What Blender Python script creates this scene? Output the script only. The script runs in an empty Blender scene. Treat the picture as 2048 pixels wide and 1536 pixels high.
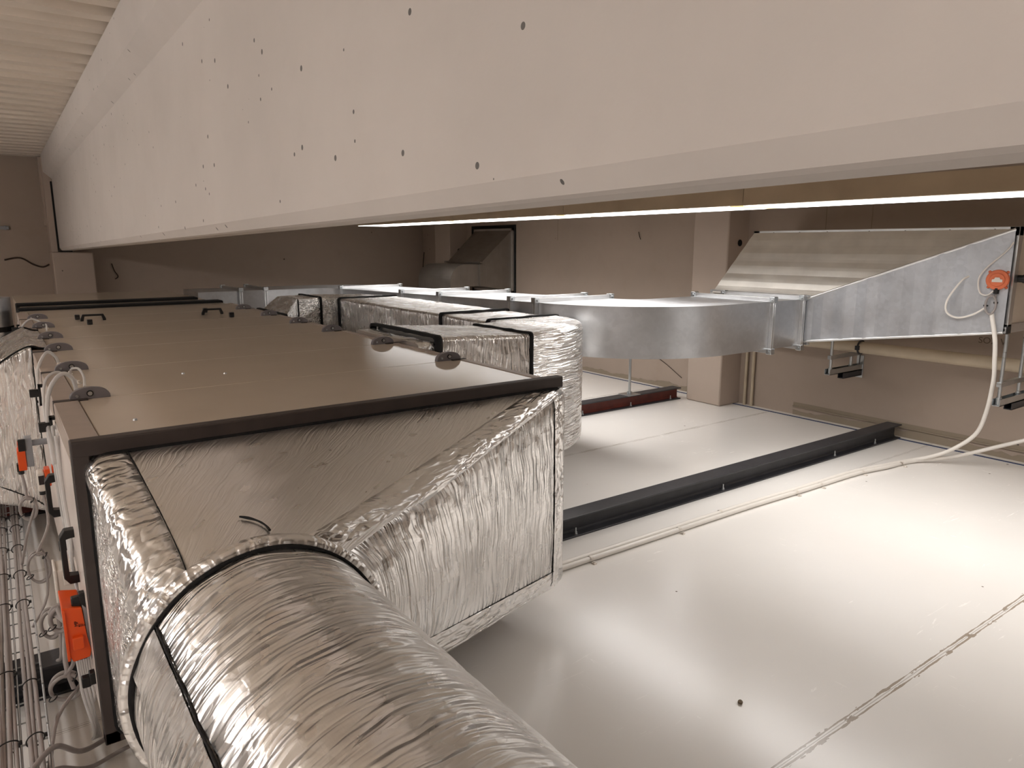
import bpy, bmesh, math, random
from mathutils import Vector, Matrix, noise
random.seed(4)
SC = bpy.context.scene
COL = SC.collection
PI = math.pi
ORG = {}

# ------------------------------------------------------------------ materials
def lin(r, g, b):
    f = lambda c: (c/255/12.92) if c/255 <= .04045 else ((c/255+.055)/1.055)**2.4
    return (f(r), f(g), f(b), 1)

class NT:
    def __init__(s, name):
        s.m = bpy.data.materials.new(name); s.m.use_nodes = True
        s.t = s.m.node_tree; s.b = s.t.nodes['Principled BSDF']; s.out = s.t.nodes['Material Output']
    def n(s, typ, **kw):
        x = s.t.nodes.new(typ)
        for k, v in kw.items():
            if k.startswith('i_'):
                key = k[2:]; key = int(key) if key.isdigit() else key
                if hasattr(v, 'is_output'): s.t.links.new(v, x.inputs[key])
                else: x.inputs[key].default_value = v
            else: setattr(x, k, v)
        return x
    def math(s, op, a, b=None, c=None, clamp=False):
        x = s.t.nodes.new('ShaderNodeMath'); x.operation = op; x.use_clamp = clamp
        for i, v in enumerate((a, b, c)):
            if v is None: continue
            if hasattr(v, 'is_output'): s.t.links.new(v, x.inputs[i])
            else: x.inputs[i].default_value = v
        return x.outputs[0]
    def link(s, a, b): s.t.links.new(a, b)
    def setb(s, **kw):
        for k, v in kw.items():
            key = k.replace('_', ' ')
            if hasattr(v, 'is_output'): s.t.links.new(v, s.b.inputs[key])
            else: s.b.inputs[key].default_value = v
    def coord(s, kind='Object', scale=(1, 1, 1), rot=(0, 0, 0)):
        tc = s.n('ShaderNodeTexCoord')
        mp = s.n('ShaderNodeMapping'); mp.inputs['Scale'].default_value = scale; mp.inputs['Rotation'].default_value = rot
        s.link(tc.outputs[kind], mp.inputs['Vector']); return mp.outputs[0]
    def noise(s, vec, scale, detail=3, rough=.5, dist=0):
        x = s.n('ShaderNodeTexNoise'); x.inputs['Scale'].default_value = scale; x.inputs['Detail'].default_value = detail
        x.inputs['Roughness'].default_value = rough; x.inputs['Distortion'].default_value = dist
        if vec is not None: s.link(vec, x.inputs['Vector'])
        return x.outputs['Fac']
    def ramp(s, v, a, b, ca=(0, 0, 0, 1), cb=(1, 1, 1, 1)):
        x = s.n('ShaderNodeValToRGB'); e = x.color_ramp.elements
        e[0].position = a; e[0].color = ca; e[1].position = b; e[1].color = cb
        s.link(v, x.inputs[0]); return x.outputs[0]
    def mix(s, f, a, b):
        x = s.n('ShaderNodeMix'); x.data_type = 'RGBA'
        for i, v in ((0, f), (6, a), (7, b)):
            if hasattr(v, 'is_output'): s.link(v, x.inputs[i])
            else: x.inputs[i].default_value = v
        return x.outputs[2]
    def bump(s, h, strength=1, dist=.01):
        x = s.n('ShaderNodeBump'); x.inputs['Strength'].default_value = strength; x.inputs['Distance'].default_value = dist
        s.link(h, x.inputs['Height']); s.link(x.outputs[0], s.b.inputs['Normal'])

def simple(name, col, rough=.5, metal=0, var=.06, vscale=20, bump=0, spec=.5):
    t = NT(name); v = t.coord()
    n = t.noise(v, vscale, 4)
    c2 = tuple(max(0, c*(1-var*2)) for c in col[:3])+(1,)
    t.setb(Base_Color=t.ramp(n, .3, .7, c2, col), Roughness=rough, Metallic=metal)
    t.b.inputs['Specular IOR Level'].default_value = spec
    if bump: t.bump(t.noise(v, vscale*6, 3), bump, .002)
    return t.m

def foil(name, kx, ky, amp=1.0, base=(.9, .88, .86), rough=.24, folds=2, crumple=.35, scrim=.25, fade=True):
    """aluminium insulation facing: kx, ky stretch the folds in the UV metres of the sheet"""
    t = NT(name)
    uv = t.coord('UV', (1, 1, 1))
    wn = t.n('ShaderNodeTexNoise'); wn.inputs['Scale'].default_value = 6; wn.inputs['Detail'].default_value = 2; t.link(uv, wn.inputs['Vector'])
    wc = t.n('ShaderNodeVectorMath', operation='SUBTRACT'); t.link(wn.outputs['Color'], wc.inputs[0]); wc.inputs[1].default_value = (.5, .5, .5)
    ws = t.n('ShaderNodeVectorMath', operation='SCALE'); ws.inputs['Scale'].default_value = .05; t.link(wc.outputs[0], ws.inputs[0])
    wa = t.n('ShaderNodeVectorMath', operation='ADD'); t.link(uv, wa.inputs[0]); t.link(ws.outputs[0], wa.inputs[1]); wuv = wa.outputs[0]
    def stretched(fx, fy, rot, det):
        mp = t.n('ShaderNodeMapping'); mp.inputs['Rotation'].default_value = (0, 0, rot); mp.inputs['Scale'].default_value = (fx, fy, 1)
        mp.vector_type = 'POINT'; t.link(wuv, mp.inputs['Vector'])
        return t.noise(mp.outputs[0], 1.0, det, .5)
    a = stretched(kx, ky, .0, 2)
    pp = t.math('PINGPONG', t.math('MULTIPLY', a, folds*2), .5)
    b = stretched(kx*1.7, ky*.45, .1, 2)
    pp2 = t.math('PINGPONG', t.math('MULTIPLY', b, folds*2), .5)
    c_ = stretched(kx*2.5, ky*2.2, -.1, 1)
    zone = t.ramp(t.noise(uv, 4, 2), .35, .6, (.25,)*3+(1,), (1,)*3+(1,))
    vo = t.n('ShaderNodeTexVoronoi'); vo.inputs['Scale'].default_value = 22; t.link(wuv, vo.inputs['Vector'])
    vo2 = t.n('ShaderNodeTexVoronoi'); vo2.feature = 'DISTANCE_TO_EDGE'; vo2.inputs['Scale'].default_value = 13; t.link(wuv, vo2.inputs['Vector'])
    sep = t.n('ShaderNodeSeparateXYZ'); t.link(uv, sep.inputs[0])
    gx = t.math('PINGPONG', t.math('MULTIPLY', sep.outputs[0], 60), .5)
    gy = t.math('PINGPONG', t.math('MULTIPLY', sep.outputs[1], 60), .5)
    g = t.math('ADD', t.math('LESS_THAN', gx, .05), t.math('LESS_THAN', gy, .05), clamp=True)
    h = t.math('MULTIPLY', t.math('MULTIPLY', pp, zone), .9) if fade else t.math('MULTIPLY', pp, .9)
    h = t.math('ADD', h, t.math('MULTIPLY', pp2, .9))
    h = t.math('ADD', h, t.math('MULTIPLY', c_, .35))
    h = t.math('ADD', h, t.math('MULTIPLY', vo.outputs['Distance'], crumple))
    h = t.math('ADD', h, t.math('MULTIPLY', t.math('MINIMUM', vo2.outputs['Distance'], .12), crumple*1.5))
    h = t.math('ADD', h, t.math('MULTIPLY', g, scrim*.12))
    t.bump(h, amp, .007)
    rr = t.ramp(t.noise(uv, 12, 3), .3, .7, (rough-.04,)*3+(1,), (rough+.08,)*3+(1,))
    t.setb(Base_Color=base+(1,), Metallic=1.0, Roughness=rr)
    return t.m

def metal_sheet(name, col, rough=.3, brush=(2, 2, 90), amp=.12, spangle=0.0):
    t = NT(name); v = t.coord('Object', brush)
    n = t.noise(v, 1.0, 4, .6); big = t.noise(t.coord(), 2.2, 3)
    h = t.math('ADD', t.math('MULTIPLY', n, .35), t.math('MULTIPLY', big, 1.2))
    c2 = tuple(c*.86 for c in col)+(1,)
    c = t.ramp(t.noise(t.coord(), 7, 4), .3, .7, c2, tuple(col)+(1,))
    if spangle:
        vo = t.n('ShaderNodeTexVoronoi'); vo.inputs['Scale'].default_value = 45; t.link(t.coord(), vo.inputs['Vector'])
        hs = t.n('ShaderNodeSeparateColor'); t.link(vo.outputs['Color'], hs.inputs[0])
        c = t.mix(t.math('MULTIPLY', hs.outputs[0], spangle), c, tuple(x*.7 for x in col)+(1,))
    t.bump(h, amp, .01)
    t.setb(Base_Color=c, Metallic=1.0, Roughness=t.ramp(n, .3, .7, (rough-.05,)*3+(1,), (rough+.09,)*3+(1,)))
    return t.m

def concrete_paint(name, col, pits=0.0, stain=.35, rough=.75, pit_scale=22, flat=False):
    t = NT(name); v = t.coord()
    big = t.noise(v, .9, 5, .6); mid = t.noise(v, 6, 5, .65)
    c = t.ramp(big, .3, .72, tuple(x*.86 for x in col[:3])+(1,), col)
    c = t.mix(t.math('MULTIPLY', t.ramp(mid, .55, .8), stain*.4), c, tuple(x*y for x, y in zip(col[:3], (.7, .64, .55)))+(1,))
    h = t.math('MULTIPLY', t.noise(v, 90, 4), .25)
    if pits:
        vo = t.n('ShaderNodeTexVoronoi'); vo.inputs['Scale'].default_value = pit_scale; t.link(t.coord('Object', (0, 1, 1)) if flat else v, vo.inputs['Vector'])
        hs = t.n('ShaderNodeSeparateColor'); t.link(vo.outputs['Color'], hs.inputs[0])
        zone = t.ramp(t.noise(v, 2.6, 2), .3, .56, (.55,)*3+(1,))
        rad = t.math('MULTIPLY', t.math('MULTIPLY', t.math('POWER', hs.outputs[0], 2.6), pits), zone)
        mask = t.math('LESS_THAN', vo.outputs['Distance'], rad)
        c = t.mix(mask, c, tuple(x*.22 for x in col[:3])+(1,))
        h = t.math('SUBTRACT', h, t.math('MULTIPLY', mask, 1.5))
    t.bump(h, .35, .004)
    t.setb(Base_Color=c, Roughness=rough)
    return t.m

M = {}
# painted deck with dirty panel joints
def deck_mat():
    t = NT('white_painted_deck'); v = t.coord()
    sp = t.n('ShaderNodeSeparateXYZ'); t.link(v, sp.inputs[0])
    y = sp.outputs[1]; x = sp.outputs[0]
    col = lin(240, 236, 231)
    c = t.ramp(t.noise(v, 1.3, 4), .3, .7, tuple(k*.94 for k in col[:3])+(1,), col)
    wob = t.math('MULTIPLY', t.math('SUBTRACT', t.noise(v, 14, 5, .65), .5), .02)
    wid = t.noise(t.coord('Object', (5, 5, 5)), 1.7, 4)
    chip = t.ramp(t.noise(t.coord('Object', (9, 30, 9)), 1.5, 4), .56, .62)
    def double(y0, dirt, fade):
        nonlocal c
        d = t.math('ABSOLUTE', t.math('SUBTRACT', y, y0))
        e1 = t.math('ABSOLUTE', t.math('ADD', t.math('SUBTRACT', d, .0085), t.math('MULTIPLY', wob, .35)))
        wd = t.math('ADD', t.math('MULTIPLY', t.math('SUBTRACT', wid, .25), .009), t.math('MULTIPLY', chip, .006))
        c = t.mix(t.math('MULTIPLY', t.math('LESS_THAN', e1, wd), fade), c, dirt)
        c = t.mix(t.math('MULTIPLY', t.math('LESS_THAN', d, .0012), .5), c, lin(130, 116, 102))
    def joint(y0, w, dirt, fade):
        nonlocal c
        d = t.math('ABSOLUTE', t.math('SUBTRACT', y, y0))
        ed = t.math('ABSOLUTE', t.math('SUBTRACT', d, t.math('MULTIPLY', t.math('ADD', wob, .01), .9)))
        core = t.math('LESS_THAN', d, .0016)
        rag = t.math('LESS_THAN', ed, t.math('MULTIPLY', t.math('SUBTRACT', wid, .38), w))
        c = t.mix(t.math('MULTIPLY', rag, fade), c, dirt)
        c = t.mix(t.math('MULTIPLY', core, .55), c, lin(120, 108, 96))
    double(.91, lin(148, 130, 110), .85)
    joint(2.125, .006, lin(170, 160, 150), .7)
    joint(3.335, .011, lin(175, 165, 152), .85)
    joint(4.55, .012, lin(175, 165, 152), .8)
    joint(-.3, .02, lin(150, 132, 112), .8)
    # specks of grit
    vo = t.n('ShaderNodeTexVoronoi'); vo.inputs['Scale'].default_value = 7; t.link(v, vo.inputs['Vector'])
    hs = t.n('ShaderNodeSeparateColor'); t.link(vo.outputs['Color'], hs.inputs[0])
    c = t.mix(t.math('LESS_THAN', vo.outputs['Distance'], t.math('MULTIPLY', t.math('POWER', hs.outputs[0], 6), .05)), c, lin(110, 95, 80))
    # swirled scuffs and scratches live in the gloss only
    sc1 = t.noise(t.coord('Object', (3, 30, 1), (0, 0, .5)), 1.6, 5, .7, 1.2)
    sc2 = t.noise(t.coord('Object', (34, 4, 1), (0, 0, -.4)), 1.4, 5, .7, 1.4)
    scr = t.math('MAXIMUM', t.ramp(sc1, .6, .68), t.ramp(sc2, .61, .7))
    zone = t.ramp(t.noise(v, 2.6, 3), .4, .6)
    scr = t.math('MULTIPLY', scr, zone)
    t.setb(Base_Color=c, Roughness=t.ramp(scr, 0, 1, (.22,)*3+(1,), (.3,)*3+(1,)))
    h = t.math('ADD', t.math('MULTIPLY', t.noise(v, 3, 3), 1.0), t.math('MULTIPLY', scr, .01))
    t.bump(h, .08, .01)
    return t.m
M['deck'] = deck_mat()
M['wall'] = concrete_paint('painted_concrete_wall', lin(174, 157, 143), pits=.05, stain=.5, pit_scale=4)
M['pillar'] = concrete_paint('painted_concrete_pillar', lin(188, 171, 157), pits=.04, stain=.3, pit_scale=5)
M['beam'] = concrete_paint('painted_concrete_beam', lin(215, 207, 201), pits=.13, stain=.25, pit_scale=19, flat=True)
M['ceil'] = concrete_paint('painted_steel_roof_deck', lin(222, 210, 196), stain=.5, rough=.5)
M['sill'] = concrete_paint('bare_mortar_strip', lin(150, 136, 118), stain=.9)
M['foil_cross'] = foil('foil_with_upright_folds', 1.8, 58, 1.0, crumple=.22)
M['foil_fine'] = foil('foil_with_fine_folds', 44, 5, .3, folds=1, crumple=.2, rough=.3)
M['foil_rough'] = foil('foil_with_tight_creases', 40, 26, 1.0, crumple=.6)
M['foil_wrap'] = foil('foil_wrapped_round', 2.4, 32, .85, crumple=.45, rough=.27)
M['foil_long'] = foil('foil_with_long_folds', 26, 6, 1.0, crumple=.5)
M['foil_tape'] = foil('foil_tape', 12, 16, .9, folds=2, crumple=.8, rough=.27, scrim=0)
M['galv'] = metal_sheet('galvanised_sheet', (.64, .66, .7), .42, (3, 3, 3), .08, spangle=.35)
M['galv_duct'] = metal_sheet('galvanised_duct_sheet', (.7, .71, .73), .34, (3, 3, 3), .1, spangle=.25)
M['galv_dull'] = metal_sheet('dull_galvanised_sheet', (.72, .69, .64), .42, (40, 3, 3), .1)
M['galv_dark'] = metal_sheet('dimmed_galvanised_sheet', (.33, .3, .27), .5, (30, 3, 3), .1)  # galvanised sheet of the far hood, dimness of its corner put into the colour
M['alu'] = metal_sheet('aluminium_profile', (.78, .78, .78), .32, (2, 2, 2), .03)
M['zinc'] = metal_sheet('zinc_plated_rod', (.6, .62, .63), .3, (3, 3, 80), .05)
M['casing'] = simple('pebble_grey_casing_sheet', lin(206, 190, 172), .16, var=.03, vscale=3, spec=.22)
M['casing_white'] = simple('light_casing_sheet', lin(226, 214, 206), .3, var=.03, vscale=3)
M['profile'] = simple('grey_corner_profile', lin(176, 160, 148), .38, var=.05)
M['gasket'] = simple('dark_brown_gasket', lin(66, 56, 52), .5, var=.1)
M['black'] = simple('black_plastic', lin(22, 20, 20), .4, var=.1)
M['seal'] = simple('black_foam_tape', lin(14, 12, 12), .85, var=.1)
M['steel_black'] = simple('black_painted_steel', lin(52, 52, 56), .42, var=.16, vscale=14, bump=.2)
M['steel_red'] = simple('red_primed_steel', lin(112, 46, 34), .55, var=.2, vscale=14, bump=.2)
M['bracket'] = simple('grey_plastic', lin(128, 122, 124), .35)
M['white_plastic'] = simple('white_plastic', lin(228, 220, 210), .4)
M['conduit'] = simple('white_conduit', lin(232, 226, 218), .4, var=.02)
M['cable'] = simple('grey_cable_sheath', lin(158, 150, 146), .45, var=.06)
M['orange'] = simple('orange_plastic', lin(238, 88, 26), .35, var=.04)
M['orange_pale'] = simple('pale_orange_plastic', lin(222, 118, 78), .4, var=.05)
M['grey_metal'] = simple('grey_cast_metal', lin(150, 152, 156), .35)
M['lamp_body'] = simple('beige_lacquered_sheet', lin(196, 174, 146), .5, var=.1, vscale=5)
M['pipe'] = simple('cream_painted_pipe', lin(200, 184, 160), .5, var=.1, vscale=6)
M['blue'] = simple('dark_blue_tape', lin(48, 62, 100), .5)
M['dark'] = simple('dark_opening', lin(14, 12, 10), .9)
M['ink'] = simple('black_ink', lin(40, 30, 30), .6)
M['pencil'] = simple('pencil_lead', lin(112, 98, 86), .9)
M['cobweb'] = simple('dusty_cobweb', lin(60, 44, 34), .9)
def clear_mat():
    t = NT('clear_tubing'); t.setb(Base_Color=(.92, .9, .88, 1), Roughness=.25, Transmission_Weight=.45, IOR=1.25); return t.m
M['clear'] = clear_mat()
def emit(name, col, s):
    t = NT(name); t.setb(Base_Color=(.9, .9, .9, 1), Emission_Color=col, Emission_Strength=s); return t.m
LAMP_COL = (1, .97, .945, 1)
M['diffuser'] = emit('lit_diffuser', LAMP_COL, 4.5)
M['diffuser_end'] = emit('yellow_lamp_end', (1, .78, .25, 1), 1.0)
M['tube'] = emit('lit_fluorescent_tube', (1, .965, .945, 1), 34)

# ------------------------------------------------------------------ mesh helper
class MB:
    def __init__(s): s.bm = bmesh.new(); s.uv = s.bm.loops.layers.uv.new('UVMap')
    def face(s, pts, mi=0, uvs=None, smooth=False):
        f = s.bm.faces.new([p if isinstance(p, bmesh.types.BMVert) else s.bm.verts.new(p) for p in pts])
        f.material_index = mi; f.smooth = smooth
        if uvs:
            for l, u in zip(f.loops, uvs): l[s.uv].uv = u
        return f
    def box(s, x0, x1, y0, y1, z0, z1, bev=0, mi=0, seg=2, mat=None):
        P = [Vector((x, y, z)) for x in (x0, x1) for y in (y0, y1) for z in (z0, z1)]
        if mat is not None: P = [mat @ p for p in P]
        v = [s.bm.verts.new(p) for p in P]
        fs = [s.bm.faces.new([v[i] for i in q]) for q in ((0, 1, 3, 2), (4, 6, 7, 5), (0, 4, 5, 1), (2, 3, 7, 6), (0, 2, 6, 4), (1, 5, 7, 3))]
        for f in fs: f.material_index = mi
        if bev:
            es = list({e for f in fs for e in f.edges})
            r = bmesh.ops.bevel(s.bm, geom=es, offset=bev, segments=seg, affect='EDGES', profile=.5)
            for f in r['faces']: f.material_index = mi; f.smooth = True
        return s
    def prism(s, poly, axis, a0, a1, bev=0, mi=0):
        """poly: 2D points in the two other axes (cyclic order y,z / x,z / x,y)"""
        def mk(p, a): return (a, p[0], p[1]) if axis == 0 else (p[0], a, p[1]) if axis == 1 else (p[0], p[1], a)
        A = [s.bm.verts.new(mk(p, a0)) for p in poly]; B = [s.bm.verts.new(mk(p, a1)) for p in poly]
        fs = [s.bm.faces.new(A), s.bm.faces.new(B[::-1])]
        n = len(poly)
        for i in range(n): fs.append(s.bm.faces.new((A[i], B[i], B[(i+1) % n], A[(i+1) % n])))
        for f in fs: f.material_index = mi
        if bev:
            es = list({e for f in fs for e in f.edges})
            bmesh.ops.bevel(s.bm, geom=es, offset=bev, segments=2, affect='EDGES', profile=.5)
        return s
    def rings(s, rs, caps=True, closed=True, mi=0, smooth=True, uvs=None, mis=None):
        V = [[s.bm.verts.new(p) for p in r] for r in rs]
        n = len(rs[0])
        for j in range(len(rs)-1):
            for i in range(n if closed else n-1):
                k = (i+1) % n
                f = s.bm.faces.new((V[j][i], V[j][k], V[j+1][k], V[j+1][i])); f.smooth = smooth
                f.material_index = mis[i] if mis else mi
                if uvs:
                    U = uvs[j]; U2 = uvs[j+1]
                    for l, u in zip(f.loops, (U[i], U[i+1], U2[i+1], U2[i])): l[s.uv].uv = u
        if caps and closed:
            for r in (rs[0][::-1], rs[-1]):
                f = s.bm.faces.new([s.bm.verts.new(p) for p in r]); f.material_index = mi
        return s
    def tube(s, pts, r, n=10, mi=0, caps=True, uvlen=False):
        pts = [Vector(p) for p in pts]; rs = []
        t0 = (pts[1]-pts[0]).normalized()
        up = Vector((0, 0, 1)) if abs(t0.z) < .9 else Vector((1, 0, 0))
        a = t0.cross(up).normalized(); prev = t0
        for i, p in enumerate(pts):
            t = (pts[min(i+1, len(pts)-1)]-pts[max(i-1, 0)]).normalized()
            q = prev.rotation_difference(t); a = (q @ a); a = (a-t*a.dot(t)).normalized(); prev = t
            b = t.cross(a); rr = r[i] if isinstance(r, (list, tuple)) else r
            rs.append([p+(a*math.cos(k*2*PI/n)+b*math.sin(k*2*PI/n))*rr for k in range(n)])
        return s.rings(rs, caps, True, mi)
    def cyl(s, p0, p1, r, n=16, mi=0, r2=None): return s.tube([p0, p1], [r, r if r2 is None else r2], n, mi)
    def build(s, name, mat, parent=None, loc=None, smooth_angle=None, recalc=True):
        if recalc: bmesh.ops.recalc_face_normals(s.bm, faces=s.bm.faces[:])
        org = ORG[parent] if parent is not None else Vector(loc) if loc is not None else Vector((0, 0, 0))
        bmesh.ops.translate(s.bm, verts=s.bm.verts[:], vec=-org)
        me = bpy.data.meshes.new(name); s.bm.to_mesh(me); s.bm.free()
        for m in (mat if isinstance(mat, (list, tuple)) else [mat]): me.materials.append(M[m] if isinstance(m, str) else m)
        o = bpy.data.objects.new(name, me); COL.objects.link(o)
        if parent is not None: o.parent = parent
        else: o.location = org
        ORG[o] = org
        return o

def tag(o, label=None, cat=None, group=None, kind=None):
    if label: o['label'] = label
    if cat: o['category'] = cat
    if group: o['group'] = group
    if kind: o['kind'] = kind
    return o
def thing(name, label, cat, loc, group=None):
    o = bpy.data.objects.new(name, None); COL.objects.link(o); o.location = loc; o.empty_display_size = .05
    ORG[o] = Vector(loc); return tag(o, label, cat, group)
def copy_thing(root, loc, label=None, group=None, rotz=None):
    r = root.copy(); COL.objects.link(r); r.location = loc
    if rotz is not None: r.rotation_euler.z = rotz
    if label: r['label'] = label
    if group: r['group'] = group
    for ch in list(root.children):
        c = ch.copy(); COL.objects.link(c); c.parent = r
        for g in list(ch.children):
            d = g.copy(); COL.objects.link(d); d.parent = c
    return r
def struct(name, mb, mat, label=None):
    o = mb.build(name, mat); o['kind'] = 'structure'
    if label: o['label'] = label
    return o
def spline(P, k=8, closed=False):
    P = [Vector(p) for p in P]; out = []; n = len(P)
    for i in range(n if closed else n-1):
        if closed: a, b, c, d = P[i-1], P[i], P[(i+1) % n], P[(i+2) % n]
        else: a, b, c, d = P[max(i-1, 0)], P[i], P[i+1], P[min(i+2, n-1)]
        for j in range(k):
            t = j/k
            out.append(.5*((2*b)+(c-a)*t+(2*a-5*b+4*c-d)*t*t+(3*b-a-3*c+d)*t**3))
    out.append(P[0] if closed else P[-1])
    return out

# ------------------------------------------------------------------ dimensions (metres; deck top is z = 0)
XW, YB, XL, YF = 4.97, 9.1, -6.0, -5.0
def zc(y): return 2.235-.0083*(y-3.5)          # roof slope

# ---- setting
mb = MB(); mb.box(XL, XW, YF, YB, -.12, 0); struct('floor', mb, 'deck')
mb = MB(); mb.box(XW, XW+.2, YF, YB+.2, -.12, 2.6); struct('wall_right', mb, 'wall')
mb = MB(); mb.box(XL, XW, YB, YB+.2, -.12, 2.6); struct('wall_back', mb, 'wall')
mb = MB(); mb.box(XL-.2, XL, YF-.2, YB+.2, -.12, 2.6); struct('wall_left', mb, 'wall')
mb = MB(); mb.box(XL, XW, YF-.2, YF, -.12, 2.6); struct('wall_front', mb, 'wall')
# trapezoidal roof sheets, ribs along X, resting on the beam
mb = MB(); prof = []
y = YF; k = 0; p = .215
while y < YB:
    for dy, dz in ((0, 0), (.085, 0), (.108, .042), (.19, .042)):
        yy = y+dy
        if yy < YB: prof.append((yy, zc(yy)+dz))
    if k % 4 == 3: prof.append((min(y+.2, YB-.001), zc(y)-.006)); prof.append((min(y+.204, YB-.0005), zc(y)-.006))
    y += p; k += 1
prof.append((YB, zc(YB)))
mb.rings([[(XL, a, b) for a, b in prof], [(XW, a, b) for a, b in prof]], caps=False, closed=False, smooth=False)
top = MB()
o = struct('ceiling', mb, 'ceil')
md = o.modifiers.new('t', 'SOLIDIFY'); md.thickness = .02; md.offset = 1

# concrete roof beam (fish-bellied web, chamfered flanges), tapering slightly to the back wall
def beam_sec(y):
    zb = 1.3667-.0145*(y-.2)
    x = .59
    zf = 2.005-.0075*(y-2.36)
    zf2 = zf+.062; zt = zc(y)-.002
    w = .075
    return [(x, y, zb+.031), (x+.018, y, zb+.004), (x+.03, y, zb), (x+w+.03, y, zb), (x+w+.045, y, zb+.031), (x+w+.045, y, zf),
            (x+w+.14, y, zf2), (x+w+.14, y, zt), (x-.068, y, zt), (x-.068, y, zf2)] + [(x, y, zf)]
mb = MB(); mb.rings([beam_sec(-4.95+i*(8.82+4.95)/24) for i in range(25)], smooth=False)
struct('beam', mb, 'beam', 'painted concrete roof beam crossing the picture above the air handling unit')
mb = MB(); mb.box(.572, .589, 8.79, 8.815, 1.245, 1.93, .003); mb.box(.572, .70, 8.79, 8.815, 1.232, 1.243, .002); struct('trim_10', mb, 'seal')
# pillars on right wall and back wall
def pillar(x0, x1, y0, y1, z1, lab):
    mb = MB(); mb.box(x0, x1, y0, y1, 0, z1, .012)
    o = struct('pillar', mb, 'pillar', lab); return o
pl = [pillar(4.72, XW+.01, 3.68, 4.03, 2.2, 'painted concrete pillar left of the big hood on the right wall'),
      pillar(4.72, XW+.01, 7.95, 8.32, 2.18, 'painted concrete pillar beside the dark far hood'),
      pillar(.515, .885, 8.8, YB+.01, 1.228, 'painted concrete pillar under the end of the roof beam'),]
mb = MB(); mb.box(.515, .59, 8.8, YB+.01, 1.228, 2.17, .008); mb.box(.5, .56, 8.93, YB+.01, 1.5, 2.17)
struct('pillar', mb, 'pillar', 'upper cheek of the back pillar beside the beam end')
for i, (yc, zz, rr) in enumerate(((3.678, 1.316, .026), (7.948, 1.23, .026))):
    mb = MB(); mb.cyl((4.865, yc-.0005, zz), (4.865, yc+.012, zz), rr, 20); 
    mb.build('core_hole', 'dark', pl[i])
# wall base: bare mortar strips and blue tape where the deck meets the wall
def ragged(name, y0, y1, h, mat):
    mb = MB(); n = int((y1-y0)/.03); a = []; b = []
    for i in range(n+1):
        yy = y0+(y1-y0)*i/n
        hh = h*(.72+.5*noise.noise(Vector((yy*5, 2.3, 0)))+.25*noise.noise(Vector((yy*23, 5.1, 0))))
        a.append((XW-.004, yy, 0)); b.append((XW-.004, yy, max(.012, hh)))
    mb.rings([a, b], caps=False, closed=False, smooth=False)
    c = [(XW+.002, p[1], p[2]) for p in b]
    mb.rings([b, c], caps=False, closed=False, smooth=False)
    return struct(name, mb, mat)
ragged('trim_1', -.5, 3.17, .07, 'sill'); ragged('trim_2', 4.06, 7.9, .06, 'sill')
mb = MB(); mb.box(XW-.002, XW+.02, -.5, 3.17, .068, .1); mb.box(XW-.012, XW, -.5, 3.17, .066, .074); struct('trim_3', mb, 'sill')
mb = MB(); mb.box(4.9, 4.915, 1.0, 8.7, 0, .004); mb.box(4.915, XW, 1.0, 8.7, -.001, .003, mi=1); struct('trim_4', mb, ['blue', 'deck'])
# wall panel joints
for i, (yy, w) in enumerate(((3.02, .004), (2.68, .003), (6.1, .004))):
    mb = MB(); mb.box(XW-.0015, XW+.01, yy-w/2, yy+w/2, 1.35, 2.2); struct('trim_%d' % (5+i), mb, 'sill')
# dark opening in the wall round the far hood
mb = MB(); mb.box(XW-.012, XW+.01, 6.86, 7.8, .66, 1.53); struct('trim_9', mb, 'dark')

# ------------------------------------------------------------------ steel beams on the deck
def hbeam(y0, x0, x1, mats, label, bolts, web='steel_black'):
    o = thing('steel_beam', label, 'steel beam', (x1, y0+.05, 0), 'steel beams lying across the deck')
    h, w, t = .1, .1, .009
    mb = MB()
    mb.box(x0, x1, y0, y0+w, h-t, h, .0015, 0); mb.box(x0, x1, y0, y0+w, 0.0005, t, .0015, 0)
    mb.box(x0, x1, y0+w/2-.004, y0+w/2+.004, t-.001, h-t+.001, 0, 1)
    for zz, s in ((t, 1), (h-t, -1)):
        for q in (-1, 1):
            mb.prism([(y0+w/2+q*.004, zz-.0005*s), (y0+w/2+q*.014, zz-.0005*s), (y0+w/2+q*.007, zz+s*.003), (y0+w/2+q*.004, zz+s*.011)], 0, x0, x1, mi=1)
    mb.build('profile', mats, o)
    for bx in bolts:
        mb = MB(); by = y0+.02
        mb.cyl((bx, by, t), (bx, by, t+.03), .0042, 10)
        mb.cyl((bx, by, t), (bx, by, t+.002), .0115, 16)
        mb.cyl((bx, by, t+.002), (bx, by, t+.010), .0085, 6)
        mb.build('bolt', 'zinc', o)
    return o
hbeam(2.318, -2.0, 4.93, ['steel_black', 'steel_black'], 'black steel beam nearest the camera, crossing the white deck', (-.055, 2.03, 3.07, 4.15, 4.63))
hbeam(4.07, -2.0, 4.70, ['steel_black', 'steel_red'], 'dark red steel beam behind the wrapped duct elbow', (3.1, 3.6, 4.12, 4.59))
hbeam(5.82, -2.0, 4.9, ['steel_black', 'steel_red'], 'steel beam under the far end of the air handling unit', ())

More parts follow.
